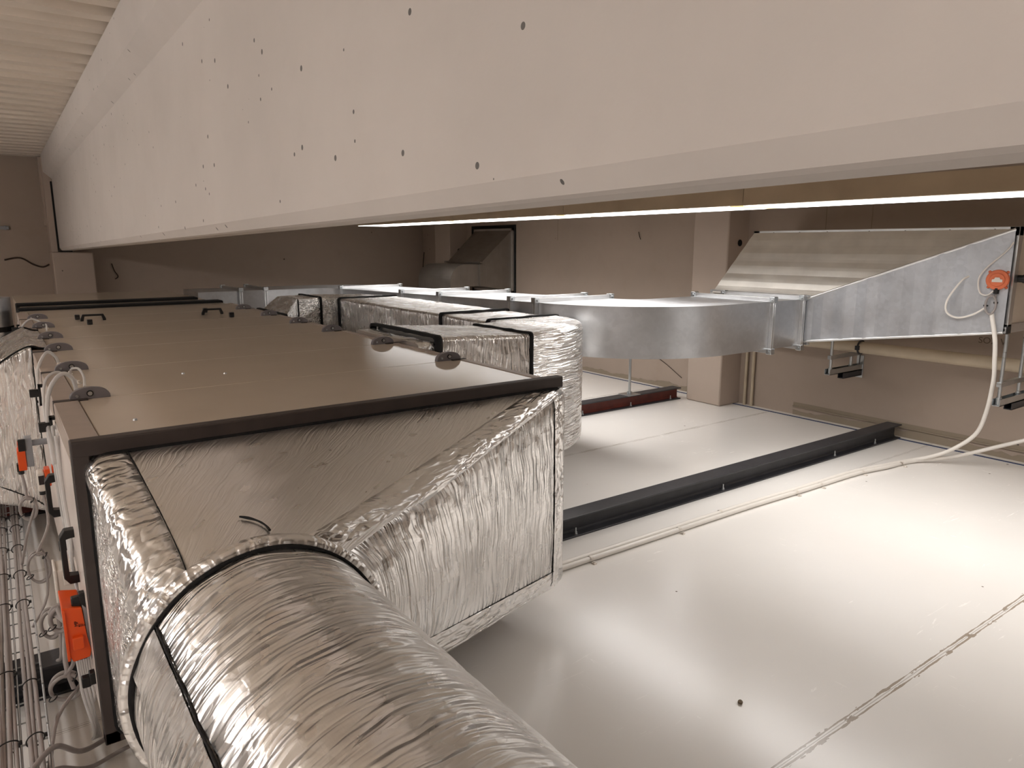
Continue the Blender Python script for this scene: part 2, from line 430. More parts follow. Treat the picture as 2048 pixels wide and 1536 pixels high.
# ------------------------------------------------------------------ air handling unit
AX0, AX1, AY0, AY1, AZ0, AZ1 = .1, 1.47, 1.85, 5.75, .1, .86
SE = [1.85, 2.37, 2.95, 3.55, 4.05, 4.6, 5.17, 5.75]
ahu = thing('air_handling_unit', 'long grey air handling unit with black handles, resting on the steel beams', 'air handling unit', (.785, 3.8, AZ0))
mb = MB(); mb.box(AX0+.004, AX1-.004, AY0+.01, AY1, AZ0, AZ1-.004, .004); mb.build('casing', 'casing_white', ahu)
for i in range(7):
    mb = MB(); mb.box(AX0+.062, AX1-.03, SE[i]+.0016, SE[i+1]-.0016, AZ1-.006, AZ1+.0005, .0012, seg=1); mb.build('roof_panel', 'casing', ahu)
    mb = MB(); mb.box(AX0, AX0+.06, SE[i]+.008, SE[i+1]-.008, AZ1-.02, AZ1+.003, .0015, seg=1)
    mb.box(AX0-.001, AX0+.004, SE[i]+.008, SE[i+1]-.008, AZ1-.05, AZ1, .001, seg=1); mb.build('edge_profile', 'profile', ahu)
    mb = MB(); mb.box(AX1-.028, AX1, SE[i]+.002, SE[i+1]-.002, AZ1-.05, AZ1+.003, .0015, seg=1); mb.build('edge_profile', 'profile', ahu)
    mb = MB(); mb.box(AX0-.002, AX0+.005, SE[i]+.006, SE[i+1]-.006, AZ0+.06, AZ1-.055, .0012, seg=1); mb.build('side_panel', 'casing_white', ahu)
for i in range(1, 7):
    mb = MB(); mb.box(AX0-.002, AX0+.085, SE[i]-.014, SE[i]+.016, AZ1-.03, AZ1+.0045, .001, seg=1); mb.build('joint_gasket', 'gasket', ahu)
    mb = MB(); mb.box(AX1-.06, AX1+.001, SE[i]-.01, SE[i]+.012, AZ1-.03, AZ1+.0045, .001, seg=1); mb.build('joint_gasket', 'gasket', ahu)
def half_moon(x, y):
    mb = MB(); n = 18; w = .052
    poly = [(x+w*math.cos(PI*i/n), AZ1+.003+.031*math.sin(PI*i/n)**.8) for i in range(n+1)]
    poly = [(x+w, AZ1-.0005)]+poly+[(x-w, AZ1-.0005)]
    mb.prism(poly, 1, y+.002, y+.024, .0022)
    o = mb.build('hinge_bracket', 'bracket', ahu)
    mb = MB(); mb.cyl((x, y+.003, AZ1+.017), (x, y-.001, AZ1+.017), .0088, 20, 1); mb.cyl((x, y-.0005, AZ1+.017), (x, y-.003, AZ1+.017), .0062, 12, 0)
    mb.build('bracket_bolt', ['zinc', 'black'], o)
    mb = MB(); mb.cyl((x-.033, y+.004, AZ1+.012), (x-.033, y-.002, AZ1+.012), .004, 10); mb.build('screw', 'zinc', o)
for i in range(1, 7):
    half_moon(.192, SE[i]+.004); half_moon(1.402, SE[i]+.004)
# front frame with dark gasket
mb = MB()
mb.box(AX0-.002, AX1+.062, AY0-.008, AY0+.03, AZ1-.034, AZ1+.004, .004)
mb.box(AX0-.002, AX0+.034, AY0-.008, AY0+.03, AZ0-.004, AZ1-.03, .003)
mb.box(AX1-.03, AX1+.004, AY0-.008, AY0+.03, AZ0-.004, AZ1-.03, .003)
mb.box(AX0-.002, AX1+.004, AY0-.008, AY0+.03, AZ0-.004, AZ0+.03, .003)
tag(mb.build('front_frame', 'gasket', ahu), 'dark brown front frame strip')
def handle_top(x, y):
    mb = MB(); w = .066; z = AZ1
    poly = [(x-w, z), (x-w, z+.012), (x-w+.012, z+.04), (x+w-.012, z+.04), (x+w, z+.012), (x+w, z), (x+w-.016, z), (x+w-.02, z+.03), (x-w+.02, z+.03), (x-w+.016, z)]
    mb.prism(poly, 1, y-.009, y+.009, .002); mb.build('handle', 'black', ahu)
for hx in (.455, 1.125): handle_top(hx, 4.89)
def knob_top(x, y, h=.03, w=.013):
    mb = MB(); mb.box(x-w, x+w, y-w, y+w, AZ1, AZ1+h, .003); mb.box(x-w*.7, x+w*.7, y-w*1.4, y+w*1.4, AZ1, AZ1+h*.4, .002); mb.build('turn_latch', 'black', ahu)
for kx, ky in ((.415, 4.66), (1.18, 4.64), (.385, 5.02), (1.12, 5.06)): knob_top(kx, ky)
def handle_side(y, z0, z1, x=.062):
    mb = MB(); xs = AX0-.001
    poly = [(xs, z0), (x+.012, z0), (x, z0+.018), (x, z1-.018), (x+.012, z1), (xs, z1), (xs, z1-.022), (x+.011, z1-.022), (x+.011, z0+.022), (xs, z0+.022)]
    mb.prism(poly, 1, y-.014, y+.014, .002); mb.build('handle', 'black', ahu)
handle_side(2.1, .43, .577, .064); handle_side(2.5, .487, .62, .058)
def side_latch(y, z, x=.084):
    mb = MB()
    mb.box(x, AX0-.001, y-.012, y+.012, z-.04, z-.03, .001); mb.box(x, x+.008, y-.012, y+.012, z-.04, z+.034, .0012); mb.box(x, AX0-.001, y-.012, y+.012, z+.024, z+.034, .001)
    mb.box(x-.026, x, y-.011, y+.011, z-.008, z+.018, .002)
    mb.cyl((x-.008, y, z-.026), (x-.003, y, z-.026), .005, 10)
    mb.build('side_latch', 'black', ahu)
for y_ in (2.37, 2.95, 4.05, 4.6, 5.3): side_latch(y_, .79)
def side_knob(y, z):
    mb = MB(); mb.box(.085, AX0, y-.012, y+.012, z-.016, z+.016, .003); mb.box(.068, .088, y-.01, y+.01, z-.02, z+.008, .003); mb.build('turn_latch', 'black', ahu)
side_knob(1.97, .437); side_knob(2.32, .46); side_knob(1.93, .24)
# small bolt heads in the roof sheet
for sx, sy in ((.255, 2.01), (.62, 2.58), (.50, 2.66)):
    mb = MB(); mb.cyl((sx, sy, AZ1), (sx, sy, AZ1+.005), .006, 10, r2=.004); mb.build('screw', 'zinc', ahu)

# rear section with two black gaskets
rear = thing('damper_section', 'rear grey section of the air handling line with two black bands', 'duct section', (.785, 7, AZ0))
mb = MB(); mb.box(AX0+.02, AX1-.06, 6.7, 7.9, AZ0, AZ1-.005, .006); mb.build('casing', 'casing', rear)
mb = MB(); mb.box(AX0+.02, AX1-.03, 5.76, 5.95, AZ0, AZ1-.004, .004); mb.box(AX0+.035, AX1-.05, 6.02, 6.42, AZ0, AZ1-.006, .004); mb.box(AX0+.02, AX1-.05, 6.5, 6.69, AZ0, AZ1-.004, .004); mb.build('collar', 'casing', rear)
for y0, y1, xr in ((5.92, 6.06, AX1-.02), (6.40, 6.54, AX1-.1)):
    mb = MB(); mb.box(AX0+.012, xr, y0, y1, AZ0-.002, AZ1+.014, .008); tag(mb.build('flexible_gasket', 'seal', rear), 'black flexible gasket band')

# ------------------------------------------------------------------ foil-wrapped square-to-round hood and round duct
CX, CZ, CR, CY = .362, .477, .242, 1.345
pln = thing('insulated_transition', 'crinkled foil-wrapped square-to-round transition at the front of the unit', 'duct transition', (.7, 1.85, .1))
def sq(t):
    """rectangle perimeter point, t in 0..4, starting at lower right corner going up, left, down, right"""
    r = .045; x0, x1, z0, z1 = AX0+.026, AX1+.068, AZ0+.004, AZ1-.034
    k = int(t) % 4; f = t-int(t)
    C = [(x1, z0), (x1, z1), (x0, z1), (x0, z0)]
    a, b = C[k], C[(k+1) % 4]
    L = math.hypot(b[0]-a[0], b[1]-a[1]); d = f*L
    px, pz = a[0]+(b[0]-a[0])*f, a[1]+(b[1]-a[1])*f
    # round the corner by pulling near-corner points inwards
    e = min(d, L-d)
    if e < r:
        q = (1-e/r)**2*.3*r
        cx, cz = (x0+x1)/2, (z0+z1)/2
        c = a if d < L/2 else b
        px += math.copysign(q, cx-c[0]); pz += math.copysign(q, cz-c[1])
    return px, pz
def loft_pt(t, s):
    px, pz = sq(t % 4); an = -PI/4+t*PI/2
    qx, qz = CX+(CR+.012)*math.cos(an), CZ+(CR+.012)*math.sin(an)
    y = AY0-.004+(CY+.02-AY0)*s
    x, z = px+(qx-px)*s, pz+(qz-pz)*s
    return x, y, z
NS, NV = 46, 40; rs = []; uvs = []; mis = []
Ls = [AZ1-AZ0, AX1-AX0, AZ1-AZ0, AX1-AX0]
slot = [0, 1, 2, 2]
for j in range(NV+1):
    s = j/NV; r = []; u = []
    for i in range(4*NS):
        t = i/NS; p = Vector(loft_pt(t, s))
        c = Vector((CX+.3*(1-s), p.y-.3, CZ)); d = (p-c).normalized()
        amp = .006*min(1, 4*s, 4*(1-s))
        p += d*amp*(noise.noise(p*6)+.5*noise.noise(p*17))
        r.append(p); u.append((i/NS % 1*Ls[int(t)]*(1-.55*s)+int(t)*2, s*.75))
    u.append((Ls[3]*(1-.55*s)+3*2, s*.75))
    rs.append(r); uvs.append(u)
mis = [slot[i//NS] for i in range(4*NS)]
# per-side uvs so a seam never wraps
mb = MB(); V = [[mb.bm.verts.new(p) for p in r] for r in rs]
for j in range(NV):
    for i in range(4*NS):
        k = (i+1) % (4*NS); sd = i//NS
        f = mb.bm.faces.new((V[j][i], V[j][k], V[j+1][k], V[j+1][i])); f.smooth = True; f.material_index = mis[i]
        def uvp(ii, jj):
            s = jj/NV; fr = (ii-sd*NS)/NS
            return ((fr-.5)*Ls[sd]*(1-.5*s)+sd*2, s*.75)
        for l, uv in zip(f.loops, (uvp(i, j), uvp(i+1, j), uvp(i+1, j+1), uvp(i, j+1))): l[mb.uv].uv = uv
mb.build('foil_cover', ['foil_cross', 'foil_fine', 'foil_rough'], pln)
def strip_on(paths, name, mat, parent, off=.004, label=None, n=26):
    """paths: two functions s -> (t,s) on the loft giving the strip's two edges"""
    mb = MB(); A = []; U = []
    for i in range(n+1):
        s = i/n; row = []; ur = []
        for k in range(9):
            f = k/8; a = paths[0](s); b = paths[1](s)
            t, v = a[0]+(b[0]-a[0])*f, a[1]+(b[1]-a[1])*f
            p = Vector(loft_pt(t, v)); c = Vector((CX+.3*(1-v), p.y-.25, CZ)); d = (p-c).normalized()
            row.append(p+d*(off+.0035*noise.noise(p*25)*(1 if 0 < k < 8 else .3))); ur.append((f*.1, s*.8))
        A.append(row); U.append(ur)
    mb.rings(A, caps=False, closed=False, uvs=U)
    o = mb.build(name, mat, parent)
    if label: o['label'] = label
    md = o.modifiers.new('t', 'SOLIDIFY'); md.thickness = .0012; md.offset = 0
    return o
W_ = lambda L, w, s, sd: w/(Ls[sd]*(1-.62*s))
def ridge(tc, wa, wb, sa, sb, s0=0, s1=1):
    return (lambda s: (tc-wa/(Ls[sa]*(1-.62*(s0+(s1-s0)*s))), s0+(s1-s0)*s), lambda s: (tc+wb/(Ls[sb]*(1-.62*(s0+(s1-s0)*s))), s0+(s1-s0)*s))
strip_on(ridge(1, .02, .13, 0, 1), 'ridge_tape', 'foil_tape', pln, .006, 'foil tape along the long diagonal ridge')
strip_on(ridge(2, .085, .05, 1, 2), 'ridge_tape', 'foil_tape', pln, .009)
strip_on((lambda s: (0.0, .1+0*s) if 0 else (s, 0.0), lambda s: (s, .075)), 'edge_tape', 'foil_tape', pln, .006)
strip_on(ridge(0, .0, .07, 3, 0), 'ridge_tape', 'foil_tape', pln, .006)
strip_on(ridge(4, .12, .0, 3, 0), 'ridge_tape', 'foil_tape', pln, .006)
def seam(fn, name='seam', r=.0022, parent=pln, off=.009, n=40, loft=True):
    mb = MB(); pts = []
    for i in range(n+1):
        s = i/n; t, v = fn(s); p = Vector(loft_pt(t, v)); c = Vector((CX+.3*(1-v), p.y-.25, CZ))
        pts.append(p+(p-c).normalized()*off)
    rr = [r*(.6+.9*abs(noise.noise(p*30))) for p in pts]
    mb.tube(pts, rr, 6); return mb.build(name, 'seal', parent)
seam(lambda s: (s*.97+.015, .078), r=.0018)
seam(lambda s: (ridge(0, 0, .07, 3, 0)[1](.07+.93*s)), r=.0016)
seam(lambda s: (2-(.088)/(Ls[1]*(1-.62*s)), s), r=.0016)
seam(lambda s: (1.012+.04*s, .0+.085*s), r=.0016, n=10)
seam(lambda s: (1.0+.075/Ls[1]-.01*s, .02+.12*s), r=.0016, n=10)
# the black gap round the AHU frame
mb = MB(); pts = []
for i in range(80): 
    x, y, z = loft_pt(1.02+i/40, 0.0); pts.append((x, AY0-.006, z))
mb.tube(pts, [.0055+.003*abs(noise.noise(Vector(p)*40)) for p in pts], 6); mb.build('edge_seal', 'seal', pln)
mb = MB(); mb.box(AX1+.005, AX1+.066, AY0-.003, AY0+.06, AZ0+.01, AZ1-.04, .01); mb.build('edge_tape', 'foil_tape', pln)
# collar tape round the duct mouth
mb = MB(); A = []; U = []; n = 120
for y, r in ((CY+.035, CR+.016), (CY+.02, CR+.022), (CY-.004, CR+.022), (CY-.008, CR+.012), (CY-.004, CR-.01)):
    A.append([Vector((CX+(r+.002*noise.noise(Vector((i*.4, y*30, 0))))*math.cos(2*PI*i/n), y, CZ+r*math.sin(2*PI*i/n))) for i in range(n)])
    U.append([(2*PI*CR*i/n, (y-CY)*1.0) for i in range(n+1)])
mb.rings(A, caps=False, uvs=U); mb.build('collar_tape', 'foil_tape', pln)
seam(lambda s: (1.66-.2*s, .80+.17*s), r=.003, n=10, off=.01)

duct = thing('insulated_round_duct', 'thick foil-wrapped round duct running towards the camera at bottom centre', 'duct', (CX, -1.5, CZ-CR))
ys = [CY-.004-.014*i for i in range(110)]; yy = ys[-1]
while yy > YF+.1: yy -= .08; ys.append(max(yy, YF+.02))
n = 190; A = []; U = []
for y in ys:
    row = []
    for i in range(n):
        an = 2*PI*i/n
        p = Vector((math.cos(an)*CR, y, math.sin(an)*CR))
        q = Vector((p.x*3+y*1.2, y*26+p.x*9, p.z*3))
        fold = noise.noise(q)*.55+noise.noise(q*2.3)*.3+noise.noise(Vector((p.x*9, y*8, p.z*9)))*.6
        rr = CR+.0035*fold*min(1, (CY-y)*18+.15)
        row.append(Vector((CX+math.cos(an)*rr, y, CZ+math.sin(an)*rr)))
    A.append(row); U.append([(2*PI*CR*i/n, y+i/n*.12) for i in range(n+1)])
mb = MB(); mb.rings(A, caps=True, uvs=U); mb.build('foil_wrap', 'foil_wrap', duct)
# black sealing line at the mouth and a long taped lap
mb = MB(); mb.tube([Vector((CX+(CR+.004)*math.cos(2*PI*i/90), CY-.009, CZ+(CR+.004)*math.sin(2*PI*i/90))) for i in range(91)],
                   [.0035+.005*max(0, noise.noise(Vector((i*.13, 3, 1)))) for i in range(91)], 6); mb.build('mouth_seal', 'seal', duct)
def on_duct(an, y, off): return Vector((CX+(CR+off)*math.cos(an), y, CZ+(CR+off)*math.sin(an)))
A = []; U = []
for i in range(121):
    y = CY-.012-i*.02; row = []; ur = []
    for k in range(9):
        an = 2.50+k*.045; row.append(on_duct(an, y, .0045+.002*noise.noise(Vector((k*.7, y*22, 4))))); ur.append((k*.011, y))
    A.append(row); U.append(ur)
mb = MB(); mb.rings(A, caps=False, closed=False, uvs=U); o = mb.build('lap_tape', 'foil_wrap', duct)
mb = MB(); pts = [on_duct(2.48+.012*noise.noise(Vector((i*.2, 1, 1))), CY-.01-i*.02, .0035) for i in range(121)]
mb.tube(pts, [.0014+.0024*abs(noise.noise(Vector((i*.31, 7, 1)))) for i in range(121)], 6); mb.build('lap_seam', 'seal', duct)

# ------------------------------------------------------------------ foil-wrapped rectangular ducts
def rrect(c, u, v, a, b, r, per):
    """rounded rectangle ring around centre c in the plane of u, v with half sizes a, b"""
    pts = []; L = []
    seg = [((a, -b+r), (a, b-r)), ((a-r, b), (-a+r, b)), ((-a, b-r), (-a, -b+r)), ((-a+r, -b), (a-r, -b))]
    cen = [(a-r, b-r), (-a+r, b-r), (-a+r, -b+r), (a-r, -b+r)]
    for k, (p, q) in enumerate(seg):
        n = max(3, int(math.dist(p, q)/per))
        if k in (0, 2): n = rrect.nv or n
        else: n = rrect.nu or n
        for i in range(n): f = i/n; pts.append((p[0]+(q[0]-p[0])*f, p[1]+(q[1]-p[1])*f))
        for i in range(4):
            an = k*PI/2+PI/2*i/4; pts.append((cen[k][0]+r*math.cos(an), cen[k][1]+r*math.sin(an)))
    acc = 0
    for i, p in enumerate(pts):
        L.append(acc); acc += math.dist(p, pts[(i+1) % len(pts)])
    L.append(acc)
    return [c+u*p[0]+v*p[1] for p in pts], L
rrect.nu = rrect.nv = 0
Z3 = Vector((0, 0, 1))
def foil_duct(frames, r=.02, amp=.004, wob=1.0):
    """frames: (centre, width direction, half width, half height)"""
    rrect.nu = 20; rrect.nv = 22
    mb = MB(); A = []; U = []; acc = 0; prev = None
    for c, u, a, b in frames:
        c = Vector(c); u = Vector(u).normalized()
        if prev is not None: acc += (c-prev).length
        prev = c
        ring, L = rrect(c, u, Z3, a, b, r, .03)
        ring = [p+((p-c).normalized())*amp*(noise.noise(p*7)+.6*noise.noise(p*21)) for p in ring]
        A.append(ring); U.append([(l, acc) for l in L])
    mb.rings(A, uvs=U); return mb
def line_frames(c0, c1, u, a0, b0, a1=None, b1=None, n=12):
    a1 = a0 if a1 is None else a1; b1 = b0 if b1 is None else b1; c0, c1 = Vector(c0), Vector(c1)
    return [(c0+(c1-c0)*i/n, u, a0+(a1-a0)*i/n, b0+(b1-b0)*i/n) for i in range(n+1)]
def band(c, u, nrm, a, b, w=.022, th=.008, name='flange_tape', parent=None, r=.02, mat='seal'):
    rrect.nu = 24; rrect.nv = 24; c = Vector(c); u = Vector(u).normalized(); nrm = Vector(nrm).normalized()
    mb = MB(); A = []
    for dy, e in ((-w/2, .0), (-w/2+.003, th), (w/2-.003, th), (w/2, 0)):
        ring, L = rrect(c+nrm*dy, u, Z3, a+e, b+e, r, .03)
        A.append([p+(p-c).normalized()*(.003*noise.noise(p*18)) for p in ring])
    mb.rings(A, caps=False); return mb.build(name, mat, parent)
Xd, Yd = Vector((1, 0, 0)), Vector((0, 1, 0))
IZ0, IZ1 = .29, .90; IC = (IZ0+IZ1)/2; IH = (IZ1-IZ0)/2
RX0, RX1 = 2.12, 2.60; RC = (RX0+RX1)/2; RH = (RX1-RX0)/2
ins = thing('insulated_duct', 'long foil-wrapped rectangular duct bending along the right side of the unit', 'duct', (2.3, 3.5, IZ0))
# stub from the unit, elbow, long run, elbow back to the unit
mb = foil_duct(line_frames((1.475, 3.09, IC-.01), (1.56, 3.09, IC-.01), Yd, .33, IH-.012, n=4)); mb.build('flange_collar', 'foil_tape', ins)
band((1.57, 3.09, IC-.005), Yd, Xd, .335, IH, .035, .012, parent=ins)
fr = line_frames((1.59, 3.09, IC), (1.965, 2.85, IC), Yd, .32, IH-.006, .242, IH, n=16)
foil_duct(fr).build('foil_wrap', 'foil_cross', ins)
band((1.975, 2.85, IC), Yd, Xd, .243, IH, .02, .009, parent=ins)
def arc_frames(cx, cy, rc, a0, a1, hw, b, n=22):
    out = []
    for i in range(n+1):
        an = a0+(a1-a0)*i/n; d = Vector((math.cos(an), math.sin(an), 0)); out.append((Vector((cx, cy, IC))+d*rc, d, hw, b))
    return out
ecx, ecy = 2.065, 3.165; rc = RC-ecx     # elbow centre; outer radius rc + RH
fr = [(Vector((1.985, ecy-rc, IC)), -Yd, RH, IH+.006)]+arc_frames(ecx, ecy, rc, -PI/2, 0, RH, IH+.006)
foil_duct(fr, .03).build('elbow', 'foil_long', ins)
band((RC, ecy+.02, IC), Xd, Yd, RH, IH+.004, .022, .01, parent=ins)
foil_duct(line_frames((RC, ecy+.03, IC-.002), (RC, 3.66, IC-.002), Xd, RH, IH, n=10)).build('foil_wrap', 'foil_cross', ins)
band((RC, 3.68, IC), Xd, Yd, RH, IH, .024, .011, parent=ins)
foil_duct(line_frames((RC, 3.7, IC), (RC, 5.2, IC), Xd, RH, IH, n=44)).build('foil_wrap', 'foil_cross', ins)
band((RC, 5.22, IC), Xd, Yd, RH, IH, .024, .011, parent=ins)
c2x, c2y = 2.04, 5.28; rc2 = RC-c2x
fr = [(Vector((RC, 5.24, IC)), Xd, RH, IH)]+arc_frames(c2x, c2y, rc2, 0, PI/2, RH, IH)
foil_duct(fr, .03).build('elbow', 'foil_long', ins)
band((2.03, c2y+rc2, IC), Yd, Xd, RH, IH+.002, .02, .008, parent=ins)
foil_duct(line_frames((2.02, c2y+rc2, IC), (1.84, c2y+rc2-.05, IC), Yd, RH, IH, n=8)).build('foil_wrap', 'foil_rough', ins)
foil_duct(line_frames((1.83, c2y+rc2-.05, IC), (1.62, 5.22, IC-.03), Yd, RH, IH, .3, IH-.05, n=10)).build('foil_wrap', 'foil_rough', ins)
band((1.60, 5.21, IC-.03), Yd, Xd, .31, IH-.045, .03, .012, parent=ins)
foil_duct(line_frames((1.475, 5.2, IC-.04), (1.59, 5.2, IC-.035), Yd, .3, IH-.06, n=4)).build('flange_collar', 'foil_tape', ins)

# left-hand foil stub
lst = thing('insulated_duct', 'foil-wrapped tapering duct on the left side of the unit', 'duct', (-.1, 4, .2))
fr = line_frames((.098, 4.02, .519), (-.42, 4.02, .5), Yd, .42, .372, .42, .13, n=26)
foil_duct(fr, .02, .005).build('foil_wrap', 'foil_cross', lst)
# turned-over edge on the roof of the unit and folded tape
mb = MB(); A = []; U = []
for i in range(15):
    y = 3.62+.8*i/14
    A.append([(x, y, z+.002*noise.noise(Vector((x*40, y*20, 0)))) for x, z in ((-.03, .812), (.03, .85), (.085, .878), (.1, .88), (.13, .868), (.158, .8655))]); U.append([(k*.03, y) for k in range(6)])
mb.rings(A, caps=False, closed=False, uvs=U); mb.build('flap', 'foil_tape', lst)
mb = MB(); mb.tube(spline([(-.05, 3.6, .80), (.03, 3.6, .855), (.09, 3.6, .883), (.13, 3.605, .872), (.16, 3.61, .868)], 6), .004, 6); mb.build('seam', 'seal', lst)
mb = MB(); mb.tube(spline([(-.05, 4.44, .80), (.03, 4.44, .857), (.09, 4.44, .885), (.13, 4.435, .872), (.16, 4.43, .868)], 6), .004, 6); mb.build('seam', 'seal', lst)
mb = MB(); mb.tube(spline([(.1, 3.596, .15), (.06, 3.596, .205), (0, 3.596, .252), (-.1, 3.6, .32), (-.2, 3.6, .385)], 5), .0025, 6); mb.build('seam', 'seal', lst)
mb = MB(); mb.tube(spline([(.098, 3.59, .88), (.094, 3.594, .6), (.097, 3.594, .3), (.096, 3.59, .16)], 5), .0022, 6); mb.build('seam', 'seal', lst)

# round galvanised riser at the far left
sp = thing('galvanised_riser', 'upright round galvanised duct at the far left edge', 'duct', (-.06, 6.1, 0))
mb = MB(); mb.cyl((-.06, 6.1, 0), (-.06, 6.1, .72), .14, 40); mb.cyl((-.06, 6.1, .745), (-.06, 6.1, .945), .14, 40); mb.build('pipe', 'galv', sp)
mb = MB(); mb.cyl((-.06, 6.1, .715), (-.06, 6.1, .75), .144, 40); tag(mb.build('clamp_band', 'seal', sp), 'black clamp band')

# ------------------------------------------------------------------ bare galvanised duct run
SZ0, SZ1 = .665, .96
SX0, SX1, SYn, SYf = 2.65, 3.24, 2.66, 3.25
gal = thing('galvanised_duct', 'bare shiny galvanised rectangular duct with a wide elbow near the middle', 'duct', (3, 4, SZ0))
def sheet_duct(frames):
    """frames: left edge xy, right edge xy, z0, z1"""
    mb = MB(); A = []
    for (lx, ly), (rx, ry), z0, z1 in frames:
        A.append([(lx, ly, z0), (rx, ry, z0), (rx, ry, z1), (lx, ly, z1)])
    for i in range(4):
        k = (i+1) % 4; V = [(mb.bm.verts.new(r[i]), mb.bm.verts.new(r[k])) for r in A]
        for j in range(len(A)-1):
            f = mb.bm.faces.new((V[j][0], V[j][1], V[j+1][1], V[j+1][0])); f.smooth = i in (1, 3)
    mb.bm.faces.new([mb.bm.verts.new(p) for p in A[0]]); mb.bm.faces.new([mb.bm.verts.new(p) for p in A[-1][::-1]])
    return mb
TILT = -.021
def zt_(y): return TILT*max(0, y-3.45)
def run(y0, y1): return sheet_duct([((SX0, y), (SX1, y), SZ0+zt_(y), SZ1+zt_(y)) for y in (y0, (y0+y1)/2, y1)])
Ri = .20; Ro = Ri+(SX1-SX0); ex, ey = SX1+Ri, SYf+Ri
run(ey, ey+.25).build('straight_piece', 'galv_duct', gal)
run(ey+.25, 4.6).build('straight_piece', 'galv_duct', gal)
run(4.6, 6.45).build('straight_piece', 'galv_duct', gal)
fr = []
for i in range(25):
    an = PI+PI/2*i/24
    fr.append(((ex+Ro*math.cos(an), ey+Ro*math.sin(an)), (ex+Ri*math.cos(an), ey+Ri*math.sin(an)), SZ0, SZ1))
sheet_duct(fr).build('elbow', 'galv_duct', gal)
sheet_duct([((x, SYn), (x, SYf), SZ0, SZ1) for x in (ex, 3.9)]).build('straight_piece', 'galv_duct', gal)
sheet_duct([((x, SYn), (x, SYf), SZ0, SZ1) for x in (3.9, 4.185)]).build('straight_piece', 'galv_duct', gal)
def flange_y(y, x0=SX0, x1=SX1, dz=None):
    dz = zt_(y) if dz is None else dz; mb = MB(); t = .024
    for a, b, c, d in ((x0-t, x1+t, SZ1+dz, SZ1+dz+t), (x0-t, x1+t, SZ0+dz-t, SZ0+dz), (x0-t, x0, SZ0+dz, SZ1+dz), (x1, x1+t, SZ0+dz, SZ1+dz)):
        mb.box(a, b, y-.014, y-.002, c, d, .001, seg=1); mb.box(a, b, y+.002, y+.014, c, d, .001, seg=1)
    o = mb.build('flange', 'alu', gal)
    for cx in (x0-.012, x1+.012):
        for cz in (SZ0+dz-.012, SZ1+dz+.012):
            mb = MB(); mb.box(cx-.018, cx+.018, y-.02, y+.02, cz-.018, cz+.018, .003); mb.cyl((cx, y-.03, cz), (cx, y+.03, cz), .006, 8)
            mb.build('corner_bolt', 'zinc', o)
def flange_x(x, y0=SYn, y1=SYf, z0=SZ0, z1=SZ1, par=None, bolts=True):
    mb = MB(); t = .024
    for a, b, c, d in ((y0-t, y1+t, z1, z1+t), (y0-t, y1+t, z0-t, z0), (y0-t, y0, z0, z1), (y1, y1+t, z0, z1)):
        mb.box(x-.014, x-.002, a, b, c, d, .001, seg=1); mb.box(x+.002, x+.014, a, b, c, d, .001, seg=1)
    o = mb.build('flange', 'alu', par or gal)
    for cy in (y0-.012, y1+.012):
        for cz in (z0-.012, z1+.012):
            if not bolts: continue
            mb = MB(); mb.box(x-.02, x+.02, cy-.018, cy+.018, cz-.018, cz+.018, .003); mb.cyl((x-.026, cy, cz), (x+.026, cy, cz), .006, 8)
            mb.build('corner_bolt', 'zinc', o)
for y in (ey-.005, ey+.25, 4.6, 5.2, 6.44): flange_y(y)
flange_x(3.86); flange_x(4.172)
# far end: elbow back towards the unit
D2 = zt_(6.45); e2x, e2y = SX0-.2, 6.45
fr = []
for i in range(21):
    an = PI/2*i/20
    fr.append(((e2x+.2*math.cos(an), e2y+.2*math.sin(an)), (e2x+(.2+SX1-SX0)*math.cos(an), e2y+(.2+SX1-SX0)*math.sin(an)), SZ0+D2, SZ1+D2))
sheet_duct(fr).build('elbow', 'galv_duct', gal)
sheet_duct([((x, e2y+.2), (x, e2y+.2+SX1-SX0), SZ0+D2, SZ1+D2) for x in (e2x, 2.0)]).build('straight_piece', 'galv_duct', gal)
sheet_duct([((2.0-.05*i, e2y+.2+.05*math.sin(PI*i/10)), (2.0-.05*i, e2y+.79), SZ0+D2, SZ1+D2) for i in range(6)]).build('straight_piece', 'galv_duct', gal)
sheet_duct([((x, e2y+.2), (x, e2y+.79), SZ0+D2, SZ1+D2) for x in (1.75, 1.425)]).build('straight_piece', 'galv_duct', gal)
for x in (2.0, 1.78): flange_x(x, e2y+.2, e2y+.79, SZ0+D2, SZ1+D2)
# hanger stand under the run, on the red beam
st = thing('duct_stand', 'slim zinc rod standing on the red steel beam under the galvanised duct', 'duct support', (4.13, 4.12, .1))
mb = MB(); mb.cyl((4.13, 4.12, .1), (4.13, 4.12, .645), .011, 14); mb.build('rod', 'zinc', st)
mb = MB(); mb.box(4.06, 4.20, 4.06, 4.18, .1, .105, .001); mb.cyl((4.13, 4.12, .105), (4.13, 4.12, .125), .02, 6); mb.build('foot', 'zinc', st)
mb = MB(); mb.box(2.645, 4.2, 4.10, 4.14, SZ0+zt_(4.12)-.042, SZ0+zt_(4.12)-.001, .002); mb.build('channel', 'zinc', st)

